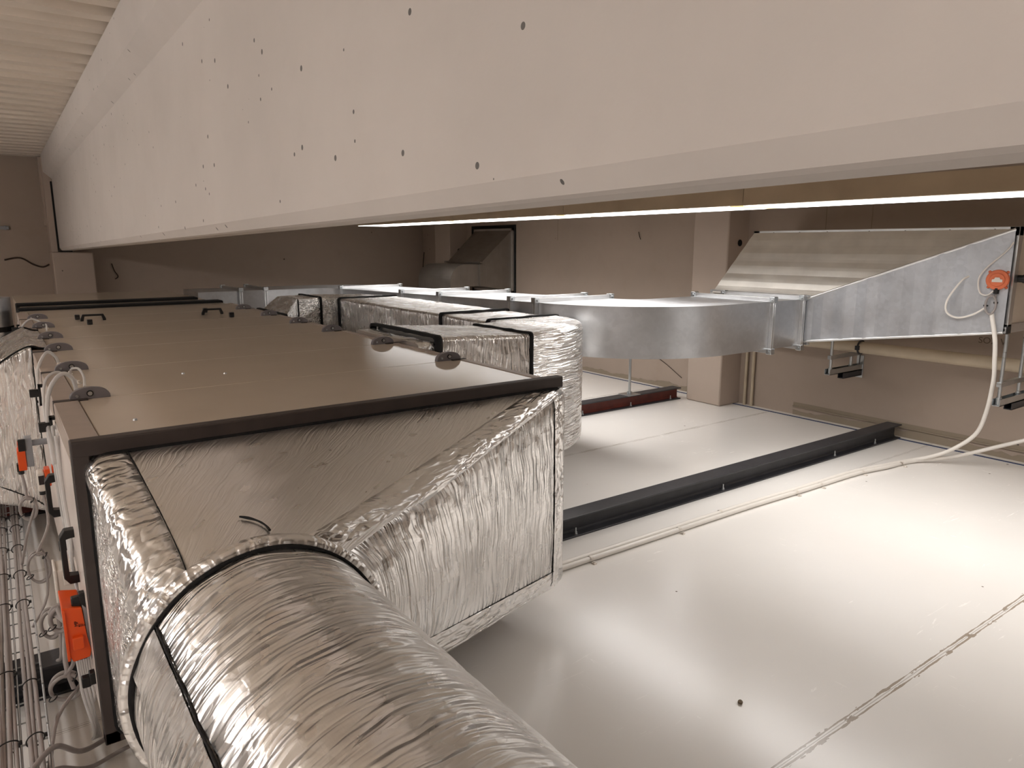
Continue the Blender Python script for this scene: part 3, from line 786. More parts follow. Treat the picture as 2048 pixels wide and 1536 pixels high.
# ------------------------------------------------------------------ big galvanised hood with filter box on the right wall
HX0, HX1 = 4.215, 4.455
hood = thing('galvanised_hood', 'large galvanised sloping hood on the right wall, fed by the shiny duct', 'duct hood', (4.4, 2.4, .7))
sA = [(HX0, 2.65, .69), (HX0, 3.40, .69), (HX0, 3.40, .962), (HX0, 2.65, .962)]      # small end
sB = [(HX1, 1.615, .83), (HX1, 3.25, .83), (HX1, 3.25, 1.383), (HX1, 1.615, 1.383)]  # large end
def panel(a, b, c, d, nu, nv, amp, name, mat, parent, label=None, prof=None):
    mb = MB(); A = []
    a, b, c, d = map(Vector, (a, b, c, d)); nrm = (b-a).cross(d-a).normalized()
    for j in range(nv+1):
        f = j/nv; row = []
        for i in range(nu+1):
            e = i/nu; p = (a*(1-e)+b*e)*(1-f)+(d*(1-e)+c*e)*f
            row.append(p+nrm*(prof(e, f) if prof else 0))
        A.append(row)
    mb.rings(A, caps=False, closed=False, smooth=prof is None)
    o = mb.build(name, mat, parent, recalc=False)
    md = o.modifiers.new('t', 'SOLIDIFY'); md.thickness = .0015; md.offset = 0
    if label: o['label'] = label
    return o
# cross-broken side sheet facing the camera: shallow vertical pleats
panel(sA[0], sB[0], sB[3], sA[3], 72, 10, 0, 'side_sheet', 'galv', hood, 'bright near side sheet with upright pleats',
      lambda e, f: .013*abs(((e*8.5+.15) % 1)-.5)+.0015*math.sin(e*40))
panel(sA[3], sB[3], sB[2], sA[2], 24, 40, 0, 'top_sheet', 'galv_dull', hood, 'dull sloping top sheet', lambda e, f: .008*abs(((e*4.5) % 1)-.5))
panel(sA[1], sA[2], sB[2], sB[1], 2, 2, 0, 'side_sheet', 'galv_dull', hood)
panel(sA[0], sA[1], sB[1], sB[0], 2, 2, 0, 'bottom_sheet', 'galv_dull', hood)
def edge_bar(p, q, r=.008):
    mb = MB(); mb.tube([p, q], r, 8); mb.build('edge_fold', 'alu', hood)
edge_bar(sA[3], sB[3]); edge_bar(sA[0], sB[0], .009)
flange_x(HX0+.016, 2.65, 3.40, .69, .962, par=hood, bolts=False)
box = thing('filter_box', 'beige panelled filter box in an aluminium frame behind the big hood', 'filter box', (4.7, 2.4, .83))
b0, b1, by0, by1, bz0, bz1 = HX1+.012, XW-.002, 1.6, 3.265, .825, 1.398
mb = MB(); mb.box(b0+.01, b1, by0+.012, by1-.012, bz0+.012, bz1-.012); mb.build('panel', 'casing', box)
mb = MB(); t = .05
for y_ in (by0, by1-t): mb.box(b0, b0+t, y_, y_+t, bz0, bz1, .003)
for z_ in (bz0, bz1-t): mb.box(b0, b0+t, by0, by1, z_, z_+t, .003)
for y_ in (by0, by1-t):
    for z_ in (bz0, bz1-t): mb.box(b0, b1, y_, y_+t, z_, z_+t, .003)
mb.build('frame', 'alu', box)
mb = MB(); mb.box(b0-.004, b0+.003, by0+.05, by0+.064, bz0+.03, bz1-.03); mb.build('seal', 'seal', box)
mb = MB(); mb.box(b0-.002, b0+.042, by0-.004, by0+.04, bz0-.003, bz0+.04, .003)
mb.build('corner_block', 'black', box)
mb = MB(); mb.box(b0-.003, b0+.01, by0+.004, by0+.032, bz0, bz0+.034, .003); mb.build('corner_cap', 'alu', box)
mb = MB(); mb.cyl((b0-.004, by0+.018, bz0+.017), (b0-.002, by0+.018, bz0+.017), .008, 14); mb.build('screw', 'black', box)
mb = MB(); mb.cyl((b0+.07, by0+.012, 1.12), (b0+.07, by0-.022, 1.12), .02, 8); mb.cyl((b0+.07, by0-.02, 1.12), (b0+.07, by0-.034, 1.12), .024, 10); mb.build('knob', 'black', box)
for y_ in (3.1, 2.9, 2.7, 2.42, 2.2, 1.95, 1.72):
    mb = MB(); mb.cyl((b0-.002, y_, bz1-.016), (b0+.003, y_, bz1-.016), .005, 8); mb.build('screw', 'ink', box)
# wall brackets carrying box and pipe
def wall_bracket(y, xl, label, ztop):
    o = thing('wall_bracket', label, 'wall bracket', (XW-.02, y, .38), 'zinc brackets under the filter box')
    mb = MB(); mb.box(XW-.008, XW-.0005, y-.025, y+.025, .37, .53, .001); mb.build('wall_plate', 'zinc', o)
    mb = MB(); mb.box(xl, XW-.008, y-.02, y+.02, .43, .434); mb.box(xl, XW-.008, y-.02, y-.017, .43, .468); mb.box(xl, XW-.008, y+.017, y+.02, .43, .468); mb.build('channel', 'zinc', o)
    mb = MB(); mb.box(xl+.17, XW-.008, y-.02, y+.02, .388, .392); mb.box(xl+.17, XW-.008, y-.02, y-.017, .388, .426); mb.box(xl+.17, XW-.008, y+.017, y+.02, .388, .426); mb.build('channel', 'steel_black', o)
    for x in (xl+.035, min(xl+.29, XW-.1)):
        mb = MB(); mb.cyl((x, y, .434), (x, y, ztop), .0095, 12); mb.build('rod', 'zinc', o)
        mb = MB(); mb.cyl((x, y, .436), (x, y, .474), .016, 6); mb.build('nut', 'zinc', o)
    mb = MB(); mb.box(xl+.01, XW-.05, y-.012, y+.012, .535, .562, .001); mb.build('cross_rail', 'zinc', o)
wall_bracket(2.668, 4.55, 'zinc wall bracket under the middle of the filter box', .824)
wall_bracket(1.585, 4.40, 'zinc wall bracket under the near corner of the filter box', .824)
# cream pipe along the right wall
wp = thing('wall_pipe', 'cream painted pipe running low along the right wall under the hood', 'pipe', (4.83, 2, .58))
mb = MB(); mb.tube([(4.83, 3.32, .605), (4.83, 0, .605)], .04, 24)
mb.tube(spline([(4.83, 3.3, .605), (4.83, 3.4, .605), (4.85, 3.47, .6), (4.9, 3.5, .6), (4.97, 3.5, .6)], 5), .03, 16); mb.build('pipe', 'pipe', wp)
for y in (2.60, 1.53):
    mb = MB(); mb.tube([(4.83+.046*math.cos(2*PI*i/28), y, .605+.046*math.sin(2*PI*i/28)) for i in range(29)], .007, 6)
    mb.box(4.77, 4.795, y-.012, y+.012, .59, .62, .003); mb.cyl((4.83, y, .65), (4.83, y, .69), .009, 8); mb.cyl((4.83, y, .56), (4.83, y, .49), .004, 8)
    mb.build('pipe_clamp', 'steel_black', wp)
# thin upright pipes by the pillar
for y, x in ((3.605, 4.945), (3.54, 4.95)):
    mb = MB(); mb.tube([(x, y, 0), (x, y, .62 if y > 3.57 else .5)] if y > 3.57 else spline([(x, y, 0), (x, y, .5), (x, y-.02, .55), (x, y-.1, .57), (x, y-.16, .575)], 5), .0125, 10)
    o = mb.build('conduit_riser', 'pipe', loc=(x, y, 0)); tag(o, 'thin painted riser in the corner, nearest the concrete pillar' if y > 3.57 else 'thin painted riser bending to the right under the shiny duct', 'pipe', 'thin risers beside the pillar')
# hangers hook by elbow end
# ------------------------------------------------------------------ far hood with drop
fh = thing('galvanised_hood', 'small dark galvanised hood in the far corner, dropping through an elbow', 'duct hood', (4.6, 7.2, .8))
fA = [(4.51, 6.92, .842), (4.51, 7.66, .842), (4.51, 7.66, 1.09), (4.51, 6.92, 1.09)]
fB = [(4.93, 6.9, .772), (4.93, 7.68, .772), (4.93, 7.68, 1.465), (4.93, 6.9, 1.465)]
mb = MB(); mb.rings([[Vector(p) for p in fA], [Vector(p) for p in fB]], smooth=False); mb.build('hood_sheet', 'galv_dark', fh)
mb = MB()
for a, b, c, d in ((6.88, 7.70, 1.465, 1.49), (6.88, 7.70, .75, .772), (6.88, 6.9, .75, 1.49), (7.68, 7.7, .75, 1.49)): mb.box(4.925, 4.955, a, b, c, d)
mb.build('flange', 'alu', fh)
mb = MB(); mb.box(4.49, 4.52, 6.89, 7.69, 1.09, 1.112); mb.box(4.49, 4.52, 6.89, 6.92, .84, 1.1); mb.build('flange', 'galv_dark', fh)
poly = [(4.49, .842), (4.49, 1.085)]
for i in range(11): an = PI/2+PI/2*i/10; poly.append((4.30+.185*math.cos(an), .9+.185*math.sin(an)))
poly += [(4.115, 0), (4.36, 0), (4.36, .842)]
mb = MB(); mb.prism(poly, 1, 6.92, 7.66)
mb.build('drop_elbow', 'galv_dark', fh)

# ------------------------------------------------------------------ lamps
LX0, LX1 = 3.2, 3.545; LZ = 1.502; LL = 1.456
def luminaire(y0, label, y1=None):
    y1 = y0+LL if y1 is None else y1
    o = thing('strip_luminaire', label, 'ceiling lamp', ((LX0+LX1)/2, y0, LZ), 'strip lamps in the row over the right aisle')
    mb = MB(); z1 = LZ+.093
    A = []
    for y in (y0+.002, y1-.002): A.append([(LX0, y, LZ), (LX0+.012, y, LZ-.002), (LX0+.012, y, LZ+.012), (LX1-.012, y, LZ+.012), (LX1-.012, y, LZ-.002), (LX1, y, LZ), (LX1-.02, y, z1), (LX0+.004, y, z1)])
    mb.rings(A, smooth=False); mb.build('housing', 'lamp_body', o)
    mb = MB(); mb.box(LX0+.013, LX1-.013, y0+.09, y1-.012, LZ-.0055, LZ+.006); mb.build('diffuser', 'diffuser', o)
    la = bpy.data.lights.new('lamp_light', 'AREA'); la.shape = 'RECTANGLE'; la.size = LX1-LX0-.04; la.size_y = y1-y0-.12; la.energy = 9.9*(y1-y0)/LL; la.color = LAMP_COL[:3]; la.spread = math.radians(150)
    lo = bpy.data.objects.new('lamp_light', la); COL.objects.link(lo); lo.parent = o; lo.location = Vector(((LX0+LX1)/2, (y0+y1)/2+.04, LZ-.008))-ORG[o]
    mb = MB(); mb.box(LX0+.013, LX1-.013, y0+.004, y0+.089, LZ-.005, LZ+.006); mb.build('end_cap', 'diffuser_end', o)
    for yy in (y0+.1, ):
        mb = MB(); mb.tube([((LX0+LX1)/2-.12, yy, z1-.005), ((LX0+LX1)/2-.1, yy, zc(yy)+.02)], .004, 8); mb.build('hanger', 'zinc', o)
        mb = MB(); mb.box((LX0+LX1)/2-.15, (LX0+LX1)/2-.09, yy-.03, yy+.03, z1-.003, z1+.008, .002); mb.build('hanger_clip', 'alu', o)
    return o
names = ['strip lamp at the far end of the lamp row', 'strip lamp second from the far end of the row', 'strip lamp above the galvanised elbow, joined to a lamp at each end',
         'strip lamp over the big wall hood, reaching the right edge', 'added unseen strip lamp just beyond the right edge, over the near deck']
for i, nm in enumerate(names): luminaire(5.33-LL*i, nm, 7.3 if i == 0 else None)  # last unit in the row is out of view, added to brighten the near deck
# bare tubes over the left aisle
def batten(x, y, z, label):
    o = thing('batten_lamp', label, 'ceiling lamp', (x, y, z), 'opal batten lamps over the left aisle')
    mb = MB(); mb.box(x-.04, x+.04, y, y+1.55, z, z+.06, .004); mb.build('housing', 'white_plastic', o)
    mb = MB(); mb.box(x-.07, x+.07, y+.02, y+1.53, z-.055, z-.001, .015); mb.build('opal_cover', 'tube', o)
    for yy in (y+.3, y+1.25):
        mb = MB(); mb.cyl((x, yy, z+.055), (x, yy, zc(yy)+.02), .004, 8); mb.build('hanger', 'zinc', o)
for i, nm in enumerate(('opal batten lamp far along the left aisle', 'opal batten lamp in the middle of the left aisle', 'opal batten lamp beside the camera in the left aisle', 'opal batten lamp behind the camera in the left aisle')):
    batten(-2.3, (5.0, 2.4, -.5, -2.6)[i], 1.85, nm)

# ------------------------------------------------------------------ pressure switch, conduits
def on_side(e, f, off=0):
    a, b, c, d = [Vector(p) for p in (sA[0], sB[0], sB[3], sA[3])]
    n_ = (b-a).cross(d-a).normalized(); n_ = -n_ if n_.y > 0 else n_
    return (a*(1-e)+b*e)*(1-f)+(d*(1-e)+c*e)*f+n_*off
nS = (on_side(.5, .5, 1)-on_side(.5, .5, 0)).normalized()
def side_at(y, z, off):
    best = None
    e = (sA[0][1]-y)/(sA[0][1]-sB[0][1]); lo = on_side(e, 0); hi = on_side(e, 1); f = (z-lo.z)/(hi.z-lo.z); return on_side(e, f, off)
ps = thing('pressure_switch', 'round orange pressure switch on the near side of the big hood', 'pressure switch', side_at(1.665, 1.115, .004))
c = side_at(1.665, 1.115, .003); uX = Vector((0, 0, 1)).cross(nS).normalized(); uZ = nS.cross(uX).normalized()
def disc(r0, d0, d1, name, mat, par, n=32, cc=None):
    cc = c if cc is None else cc
    mb = MB(); A = []
    for d, r in ((d0, r0), (d1-.003, r0), (d1, r0-.003)): A.append([cc+nS*d+(uX*math.cos(2*PI*i/n)+uZ*math.sin(2*PI*i/n))*r for i in range(n)])
    mb.rings(A); return mb.build(name, mat, par)
disc(.054, 0, .03, 'housing', 'orange_pale', ps)
for sx in (-1, 1):
    for sz in (-1, 1): disc(.008, 0, .008, 'lug', 'orange_pale', ps, 12, c+uX*sx*.041+uZ*sz*.041)
disc(.036, .03, .036, 'cover', 'orange_pale', ps)
mb = MB(); A = [c+nS*.0365+uX*a+uZ*b for a, b in ((-.024, -.012), (.024, -.012), (.024, .002), (.014, .004), (.010, .013), (-.010, .013), (-.014, .004), (-.024, .002))]
B = [p+nS*.003 for p in A]; mb.rings([A, B], smooth=False); mb.build('label_plate', 'white_plastic', ps)
mb = MB(); mb.cyl(c+nS*.018-uZ*.045, c+nS*.018-uZ*.075, .014, 12); mb.build('cable_gland', 'black', ps)
g0 = c+nS*.018-uZ*.07
# coiled lead
cc = c-uZ*.135+nS*.02-uX*.016
pts = [g0, g0-uZ*.03]
for i in range(40): an = .9-2*PI*2.3*i/39; pts.append(cc+uX*.024*math.cos(an)+uZ*.05*math.sin(an)+nS*(.004+.00035*i))
cend = side_at(1.672, .93, .022); pts += [cend]
mb = MB(); mb.tube(spline(pts, 3), .0055, 8); o = mb.build('cable_coil', 'cable', loc=cc); tag(o, 'small grey cable coil hanging below the orange pressure switch', 'cable')
for q in (uX*.022+uZ*.012, -uX*.022-uZ*.006):
    mb = MB(); mb.cyl(cc+q-uX*.011+nS*.01, cc+q+uX*.011+nS*.01, .005, 8); mb.build('cable_tie', 'black', o)
# thin white sensing hoses
h1 = [c+nS*.02-uZ*.06-uX*.012, c-uZ*.085-uX*.04+nS*.02, c-uZ*.07-uX*.075+nS*.02, c-uX*.088+nS*.018, c-uX*.06+uZ*.06+nS*.012, c+uX*.02+uZ*.15+nS*.008, c+uX*.05+uZ*.2+nS*.006]
mb = MB(); mb.tube(spline(h1, 8), .0042, 8); tag(mb.build('sensing_hose', 'conduit', loc=h1[0]), 'thin white hose looping up from the pressure switch to the frame', 'hose', 'white sensing hoses on the hood')
h2 = [side_at(1.80, 1.13, .004), side_at(1.83, 1.10, .03), side_at(1.88, 1.0, .045), side_at(1.88, .93, .04), side_at(1.83, .90, .03), side_at(1.76, .92, .03), side_at(1.70, .965, .02)]
mb = MB(); mb.tube(spline(h2, 8), .0055, 8); tag(mb.build('sensing_hose', 'conduit', loc=h2[0]), 'white hose looping low from the hood side to the cable coil', 'hose', 'white sensing hoses on the hood')
# two white conduits from the wall down to the deck, then side by side to the unit
deckA = [(4.15, 2.05, .0135), (3.9, 2.088, .0135), (3.4, 2.10, .0135), (2.97, 2.115, .0135), (2.4, 2.118, .0135), (1.9, 2.12, .0135), (1.53, 2.12, .0135)]
deckB = [(4.15, 2.022, .0135), (3.9, 2.058, .0135), (3.4, 2.07, .0135), (2.97, 2.085, .0135), (2.4, 2.088, .0135), (1.9, 2.09, .0135), (1.53, 2.09, .0135)]
cA = [Vector(cend), (4.406, 1.63, .791), (4.45, 1.635, .67), (4.496, 1.645, .55), (4.575, 1.69, .35), (4.6, 1.74, .207), (4.56, 1.83, .105), (4.50, 1.92, .045), (4.38, 2.01, .014)]+deckA
cB = [(4.945, .6, .42), (4.93, .9, .40), (4.84, 1.3, .30), (4.72, 1.62, .15), (4.6, 1.83, .05), (4.42, 1.985, .014)]+deckB
for P_, lab in ((cA, 'white conduit dropping from the pressure switch and lying along the deck, farther of two'), (cB, 'white conduit curving in from the right edge along the deck, nearer of two')):
    mb = MB(); mb.tube(spline(P_, 10), .0115, 12); o = mb.build('conduit', 'conduit', loc=P_[-1]); tag(o, lab, 'conduit', 'white conduits on the deck')
for x, y in ((1.9, 2.09), (2.44, 2.088), (2.77, 2.118), (3.33, 2.071), (3.55, 2.066), (3.95, 2.052), (4.3, 2.0)):
    mb = MB(); s = -1 if y < 2.1 else 1
    A = []
    for xx in (x-.008, x+.008): A.append([(xx, y+.0135*math.cos(an), .0135+.0135*math.sin(an)) for an in [PI*k/8 for k in range(9)]])
    mb.rings(A, caps=False, closed=False)
    mb.box(x-.008, x+.008, y+s*.012, y+s*.032, 0.0005, .005, .001); mb.cyl((x, y+s*.024, .004), (x, y+s*.024, .01), .005, 8)
    tag(mb.build('conduit_clip', 'white_plastic', loc=(x, y, 0)), 'small white clip screwed to the deck holding a conduit', 'conduit clip', 'conduit clips on the deck')

# ------------------------------------------------------------------ left side: actuators, cables, tray
def actuator(loc, label):
    o = thing('damper_actuator', label, 'actuator', loc); return o
ac = actuator((.08, 2.0, .28), 'large orange damper actuator low on the left side of the unit')
mb = MB()
mb.prism([(.046, .43), (.088, .42), (.092, .345), (.098, .30), (.094, .285), (.058, .282), (.05, .30)], 1, 1.95, 2.07, .003); mb.build('housing', 'orange', ac)
mb = MB(); mb.box(.06, .084, 1.938, 1.952, .318, .35, .002); mb.build('raised_lid', 'orange', ac)
mb = MB(); mb.box(.046, .052, 1.944, 1.952, .29, .425, .001); mb.build('edge_rib', 'orange', ac)
mb = MB(); mb.prism([(.089, .425), (.0975, .415), (.0985, .28), (.096, .27), (.095, .3)], 1, 1.955, 2.06, .001); tag(mb.build('base_plate', 'grey_metal', ac), 'grey metal base plate')
def text(body, size, loc, rot, name, mat, parent, ext=.0004):
    cu = bpy.data.curves.new(name, 'FONT'); cu.body = body; cu.size = size; cu.extrude = ext; cu.align_x = 'LEFT'
    tmp = bpy.data.objects.new('tmp', cu); COL.objects.link(tmp); bpy.context.view_layer.update()
    me = bpy.data.meshes.new_from_object(tmp.evaluated_get(bpy.context.evaluated_depsgraph_get())); me = me.copy(); me.name = name
    bpy.data.objects.remove(tmp)
    o = bpy.data.objects.new(name, me); COL.objects.link(o); me.materials.clear(); me.materials.append(M[mat])
    o.rotation_euler = rot
    if parent: o.parent = parent; o.location = Vector(loc)-ORG[parent]
    else: o.location = loc
    ORG[o] = Vector(loc); return o
text('MP', .011, (.076, 1.9485, .375), (PI/2, -PI/2, 0), 'printed_text', 'ink', ac)
for k in range(4): text(('IIIII II', 'II III I', 'III II', 'IIII')[k], .0036, (.0795+.0038*k, 1.9485, .372), (PI/2, -PI/2, 0), 'printed_text', 'ink', ac)
for x in (.066, .075, .084):
    mb = MB(); mb.cyl((x, 1.985, .288), (x, 1.985, .268), .0055, 10); mb.build('cable_gland', 'black', ac)
a2 = actuator((.04, 3.15, .47), 'orange and grey damper actuator beside the left foil duct')
mb = MB(); mb.box(.0, .026, 3.14, 3.2, .475, .555, .003); mb.build('housing', 'orange', a2)
mb = MB(); mb.box(.004, .014, 3.15, 3.19, .55, .58, .002); mb.build('terminal_cover', 'orange', a2)
mb = MB(); mb.box(.026, .05, 3.145, 3.2, .485, .595, .003); tag(mb.build('base_plate', 'grey_metal', a2), 'grey metal base plate')
mb = MB(); mb.box(.006, .03, 3.135, 3.15, .55, .595, .002); mb.build('clamp', 'black', a2)
mb = MB(); mb.box(-.006, .006, 3.15, 3.18, .47, .50, .002); mb.cyl((.006, 3.165, .478), (.006, 3.165, .458), .01, 12); mb.build('cable_gland', 'black', a2)
mb = MB(); mb.cyl((.05, 3.17, .57), (.099, 3.17, .57), .012, 12); mb.build('spindle', 'grey_metal', a2)
sw = thing('pressure_sensor', 'white and orange pressure sensor beside the clear tubes', 'sensor', (.07, 2.72, .5))
mb = MB(); mb.box(.044, .066, 2.72, 2.77, .505, .572, .006); mb.build('housing', 'white_plastic', sw)
mb = MB(); mb.box(.066, .082, 2.72, 2.77, .52, .578, .003); mb.build('cover', 'orange', sw)
mb = MB(); mb.box(.088, .093, 2.73, 2.76, .535, .585, .002); mb.build('connector', 'orange', sw)
mb = MB(); mb.cyl((.056, 2.745, .507), (.056, 2.745, .49), .01, 12); mb.build('cable_gland', 'black', sw)
mb = MB(); mb.box(.048, .064, 2.718, 2.721, .53, .56); mb.build('printed_label', 'ink', sw)
jb = thing('junction_box', 'white junction box on the left side behind the black handles', 'junction box', (.08, 2.2, .3))
mb = MB(); mb.box(.052, .098, 2.25, 2.33, .27, .41, .004); mb.build('body', 'white_plastic', jb)
mb = MB(); mb.box(.046, .053, 2.245, 2.335, .265, .415, .003); mb.build('lid', 'white_plastic', jb)
mb = MB(); mb.box(.066, .094, 2.24, 2.251, .365, .405, .003); mb.build('raised_lid', 'white_plastic', jb)
# clear tubes: arcs over the roof edge, and the bundle down the side
arcs = [([(.082, 2.3, .70), (.08, 2.36, .79), (.088, 2.40, .865), (.106, 2.41, .912), (.134, 2.42, .935), (.157, 2.43, .915), (.165, 2.44, .868)], .006, 'thick clear tube arching over the near roof corner'),
        ([(.083, 2.5, .72), (.084, 2.6, .82), (.098, 2.64, .885), (.13, 2.66, .905), (.165, 2.67, .885), (.187, 2.66, .866)], .004, 'thin clear tube arching behind the nearest thick one'),
        ([(.085, 3.0, .74), (.09, 3.08, .82), (.1, 3.1, .868), (.13, 3.12, .913), (.155, 3.12, .895), (.164, 3.12, .865)], .0055, 'clear tube arching beside the third joint bracket'),
        ([(.082, 4.6, .74), (.085, 4.68, .82), (.104, 4.7, .874), (.145, 4.72, .902), (.185, 4.72, .882), (.19, 4.72, .864)], .0055, 'clear tube arching over the far roof corner'),
        ([(.196, 4.42, .864), (.2, 4.46, .885), (.2, 4.53, .887), (.205, 4.58, .866)], .004, 'short clear tube linking two fittings far along the roof'),
        ([(.196, 2.58, .864), (.2, 2.62, .888), (.196, 2.72, .9), (.185, 2.84, .885), (.18, 2.88, .864)], .004, 'short clear tube linking two fittings near the second bracket')]
for P_, r, lab in arcs:
    mb = MB(); mb.tube(spline(P_, 8), r, 10); tag(mb.build('clear_tube', 'clear', loc=P_[-1]), lab, 'tube', 'clear tubes arching over the roof edge')
    mb = MB(); e = Vector(P_[-1]); mb.cyl((e.x, e.y, AZ1), (e.x, e.y, AZ1+.012), r*1.25, 10); mb.box(e.x-.009, e.x+.009, e.y-.006, e.y+.006, AZ1, AZ1+.004, .001)
    mb.build('tube_fitting', 'white_plastic', ahu)
random.seed(8)
for i in range(9):
    x = .0885+.0022*(i % 4); y0 = 2.2+.034*i; z0 = .80 if i < 6 else .74
    P_ = [(x+.004*random.random(), y0+.02*random.uniform(-1, 1), z0), (x, y0+.01, z0-.12), (x+.003, y0+.02*random.uniform(-1, 1), z0-.25), (x+.001, 2.17+.016*i, .50), (x, 2.15+.012*i, .45)]
    if i < 4: P_ = P_[:-1]+[(.088, 2.14+.006*i, .46), (.09, 2.09, .40), (.093, 2.075, .34), (.088, 2.06, .27), (.075+.006*i, 2.0, .265)]
    mb = MB(); mb.tube(spline(P_, 7), .0042, 8); tag(mb.build('clear_tube', 'clear', loc=P_[0]), 'clear tube in the bundle hanging down the left side', 'tube', 'clear tube bundle on the left side')
for i in range(6):
    x = .066+.005*i
    P_ = [(x, 1.985, .268), (x+.002, 1.985, .22), (x+.004+.003*i, 1.99, .16), (.085+.003*(i % 3), 2.0+.01*i, .05+.01*i), (.08+.004*i, 2.03, .008)]
    mb = MB(); mb.tube(spline(P_, 7), .0035, 8); tag(mb.build('clear_tube', 'clear', loc=P_[0]), 'clear tube hanging below the large orange actuator', 'tube', 'clear tubes below the actuator')
# cable tray (wire basket) on the beams
tr = thing('cable_tray', 'zinc wire cable tray along the left side of the unit', 'cable tray', (-.06, 3, .1))
for x, z in ((-.012, .108), (-.012, .14), (-.07, .108), (-.125, .108), (-.125, .14), (-.18, .108), (-.18, .14)):
    mb = MB(); mb.cyl((x, 1.2, z), (x, 5.6, z), .0028, 8); mb.build('rail', 'zinc', tr)
y = 1.25
while y < 5.5:
    mb = MB(); mb.tube([(-.012, y, .146), (-.012, y, .104), (-.18, y, .104), (-.18, y, .146)], .0022, 6); mb.build('rung', 'zinc', tr); y += .1
# cables: two bundles in the tray
random.seed(3)
def cable(P_, r, label, group, n=10):
    mb = MB(); mb.tube(spline(P_, 7), r, n); return tag(mb.build('cable', 'cable', loc=P_[0]), label, 'cable', group)
cz = .118
for k, (bx, cnt, lab) in enumerate(((-.096, 4, 'grey cable in the outer bundle at the far left of the wire tray'), (-.036, 3, 'grey cable in the inner bundle, beside the right rail of the wire tray'))):
    for i in range(cnt):
        P_ = []
        for j in range(9):
            y = 1.25+j*.53
            P_.append((bx+(i-1.5)*.0098+.0022*math.sin(j*1.7+i*2.1+k), y, cz+.003*math.sin(j*2.3+i*1.3)+(.007 if i == 2 else 0)))
        cable(P_, .0055, lab, 'cables in the outer bundle' if k == 0 else 'cables in the inner bundle')
    for y in (1.5, 1.93, 2.2 if k else 2.28, 2.75, 3.02, 3.3, 3.55, 3.7):
        mb = MB(); mb.tube([(bx+(.025 if not k else .019)*math.cos(2*PI*q/20)-(0 if not k else .004), y+.006*math.cos(2*PI*q/20), cz+.004+.017*math.sin(2*PI*q/20)) for q in range(21)], .0018, 6)
        mb.box(bx+(.022 if not k else .013), bx+(.03 if not k else .021), y-.003, y+.006, cz+.004, cz+.012, .001)
        tag(mb.build('cable_tie', 'black', loc=(bx, y, cz)), 'black cable tie round the outer cable bundle' if k == 0 else 'black cable tie round the inner cable bundle', 'cable tie', 'ties on the outer bundle' if k == 0 else 'ties on the inner bundle')
# coils and leads
def coil(c_, ra, rb, turns, lead_in, lead_out, r, label, tilt=(1, 0, 0)):
    c_ = Vector(c_); ux = Vector(tilt).normalized(); P_ = [Vector(p) for p in lead_in]
    nn = int(14*turns)
    for i in range(nn+1):
        an = PI/2-2*PI*turns*i/nn
        P_.append(c_+ux*ra*math.cos(an)+Z3*rb*math.sin(an)+Vector((0, .006*math.cos(i*.7)+.0008*i, 0)))
    P_ += [Vector(p) for p in lead_out]
    mb = MB(); mb.tube(spline(P_, 4), r, 9); o = mb.build('cable_coil', 'cable', loc=c_); tag(o, label, 'cable')
    for an in (.9, 3.6):
        mb = MB(); p = c_+ux*ra*math.cos(an)+Z3*rb*math.sin(an); mb.tube([p+(ux*math.cos(an)+Z3*math.sin(an))*.011*math.cos(q*PI/5)+Vector((0, .012*math.sin(q*PI/5), 0)) for q in range(11)], .0018, 5)
        mb.build('cable_tie', 'black', o)
    return o
coil((.012, 3.12, .33), .026, .042, 2.2, [(.006, 3.165, .46), (.012, 3.15, .41)], [(.0, 3.1, .25), (-.03, 3.1, .13)], .0048, 'grey cable coil hanging under the orange and grey actuator')
coil((.018, 2.62, .285), .03, .05, 2.1, [(.056, 2.745, .49), (.058, 2.7, .4)], [(.03, 2.6, .2), (-.02, 2.55, .125)], .0042, 'larger grey cable coil hanging under the white sensor')
coil((.024, 2.28, .24), .022, .04, 2.2, [(.05, 2.1, .33), (.04, 2.2, .3)], [(.04, 2.25, .16), (.03, 2.3, .12)], .005, 'small grey cable coil left of the large orange actuator')
coil((.044, 2.2, .285), .02, .034, 2.4, [(.058, 2.06, .36), (.05, 2.1, .33)], [(.044, 2.12, .2), (.055, 2.1, .13)], .006, 'thick grey cable coil against the edge of the large orange actuator')
coil((.038, 2.1, .135), .035, .035, 2.3, [(.066, 2.05, .28), (.06, 2.1, .2)], [(.01, 2.0, .12), (-.02, 1.8, .115)], .005, 'round grey cable coil over the black steel beam')
cable([(.45, 2.12, .02), (.25, 2.05, .02), (.12, 1.99, .025), (.05, 1.93, .05), (.0, 1.86, .13), (-.04, 1.77, .16), (-.07, 1.68, .165), (-.09, 1.5, .15), (-.1, 1.3, .12)], .0065, 'grey cable crossing over the inner bundle near the bottom left corner', None)
cable([(.5, 2.05, .012), (.3, 1.98, .012), (.14, 1.93, .014), (.06, 1.9, .018), (.0, 1.83, .09), (-.03, 1.72, .15), (-.055, 1.6, .15), (-.07, 1.3, .13)], .0055, 'grey cable lying just below the crossing one at bottom left', None)
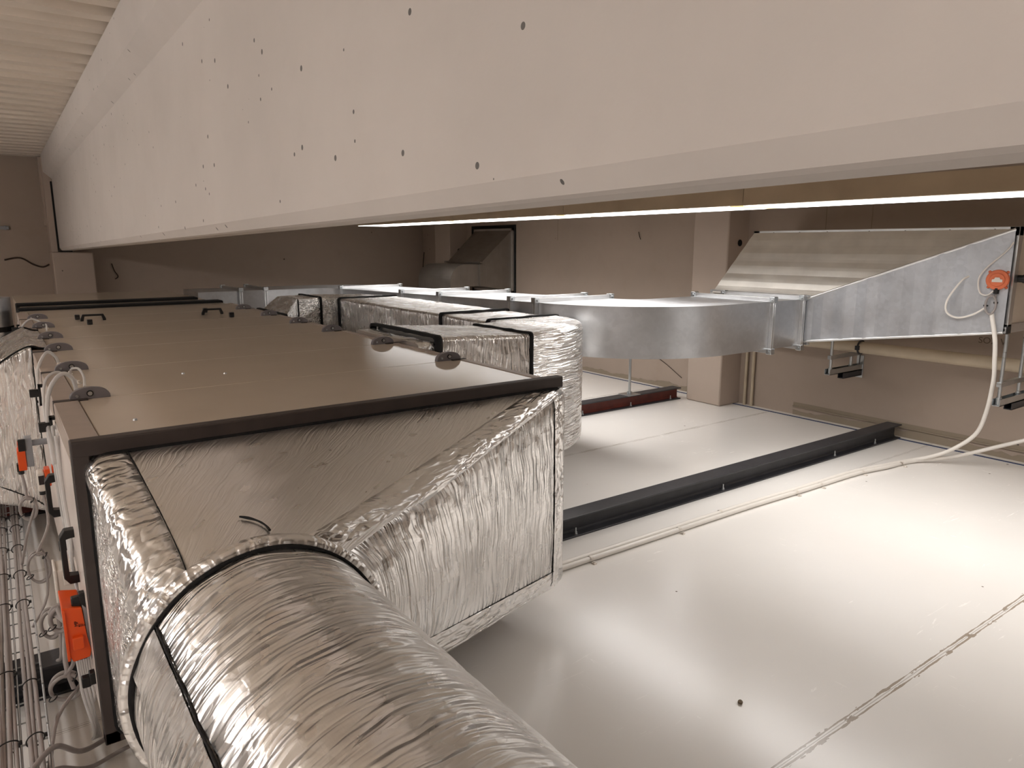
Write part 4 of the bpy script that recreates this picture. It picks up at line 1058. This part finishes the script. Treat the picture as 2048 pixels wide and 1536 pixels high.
# small dirty marks on the walls: cobwebs
def web(P_, r, label, par=None):
    mb = MB(); mb.tube(spline(P_, 6), r, 5); return tag(mb.build('cobweb', 'cobweb', loc=P_[0]), label, 'cobweb', 'cobwebs on the walls')
web([(.115, 9.09, 1.15), (.25, 9.085, 1.17), (.36, 9.085, 1.10), (.44, 9.085, 1.075), (.5, 9.09, 1.1)], .008, 'dusty cobweb strand across the back wall at the far left')
web([(1.08, 9.09, 1.1), (1.1, 9.085, 1.02), (1.13, 9.085, .96), (1.1, 9.09, .93)], .005, 'dusty cobweb right of the back pillar')
web([(4.96, 9.05, 1.2), (4.955, 9.06, 1.12), (4.95, 9.07, 1.0), (4.96, 9.06, .9)], .006, 'dusty cobweb in the far corner')
web([(4.965, 5.5, .45), (4.96, 5.0, .36), (4.96, 4.6, .27), (4.965, 4.3, .12)], .003, 'thin dark strand on the right wall left of the pillar')
web([(4.965, 4.9, 1.42), (4.96, 4.88, 1.38), (4.965, 4.87, 1.35)], .003, 'short dark strand on the wall under the lamp row')
text('SOZ V', .055, (XW-.001, 1.93, .70), (PI/2, 0, -PI/2), 'pencil_writing', 'pencil', None)
bpy.data.objects['pencil_writing']['label'] = 'faint pencil writing on the right wall under the hood'; bpy.data.objects['pencil_writing']['category'] = 'writing'
# small crumb of dirt on the deck
mb = MB(); bmesh.ops.create_icosphere(mb.bm, subdivisions=2, radius=.0075, matrix=Matrix.Translation((1.62, 1.13, .004)))
for v in mb.bm.verts: v.co += Vector((1, 1, .4))*.003*noise.noise(v.co*200)
tag(mb.build('mortar_crumb', 'sill', loc=(1.62, 1.13, 0)), 'small brown crumb on the white deck', 'crumb')

mb = MB(); mb.box(-.2, .19, 9.07, 9.0985, 1.455, 1.488, .003); mb.box(.15, .165, 9.066, 9.0985, 1.45, 1.493, .002)
tag(mb.build('wall_trunking', 'grey_metal', loc=(0, 9.09, 1.455)), 'small grey cable trunking on the back wall at the far left edge', 'trunking')
# ------------------------------------------------------------------ camera, world, colour
cam = bpy.data.cameras.new('camera'); co = bpy.data.objects.new('camera', cam); COL.objects.link(co); SC.camera = co
cam.sensor_fit = 'HORIZONTAL'; cam.sensor_width = 36; cam.lens = 36*1436/2048; cam.clip_start = .02
R = Matrix(((0.813144, 0.110629, -0.571453), (-0.582063, 0.15455, -0.798321), (0.0, 0.981772, 0.190064)))
co.matrix_world = Matrix.Translation((0, 0, 1.3)) @ R.to_4x4()
w = bpy.data.worlds.new('world'); SC.world = w; w.use_nodes = True
w.node_tree.nodes['Background'].inputs[0].default_value = (.02, .018, .016, 1)
SC.view_settings.view_transform = 'Standard'; SC.view_settings.look = 'None'; SC.view_settings.gamma = 1; SC.view_settings.exposure = 0
SC.view_settings.use_curve_mapping = False
SC.cycles.use_denoising = True
SC.cycles.max_bounces = 6; SC.cycles.diffuse_bounces = 4; SC.cycles.glossy_bounces = 4; SC.cycles.adaptive_threshold = .02; SC.cycles.caustics_reflective = True
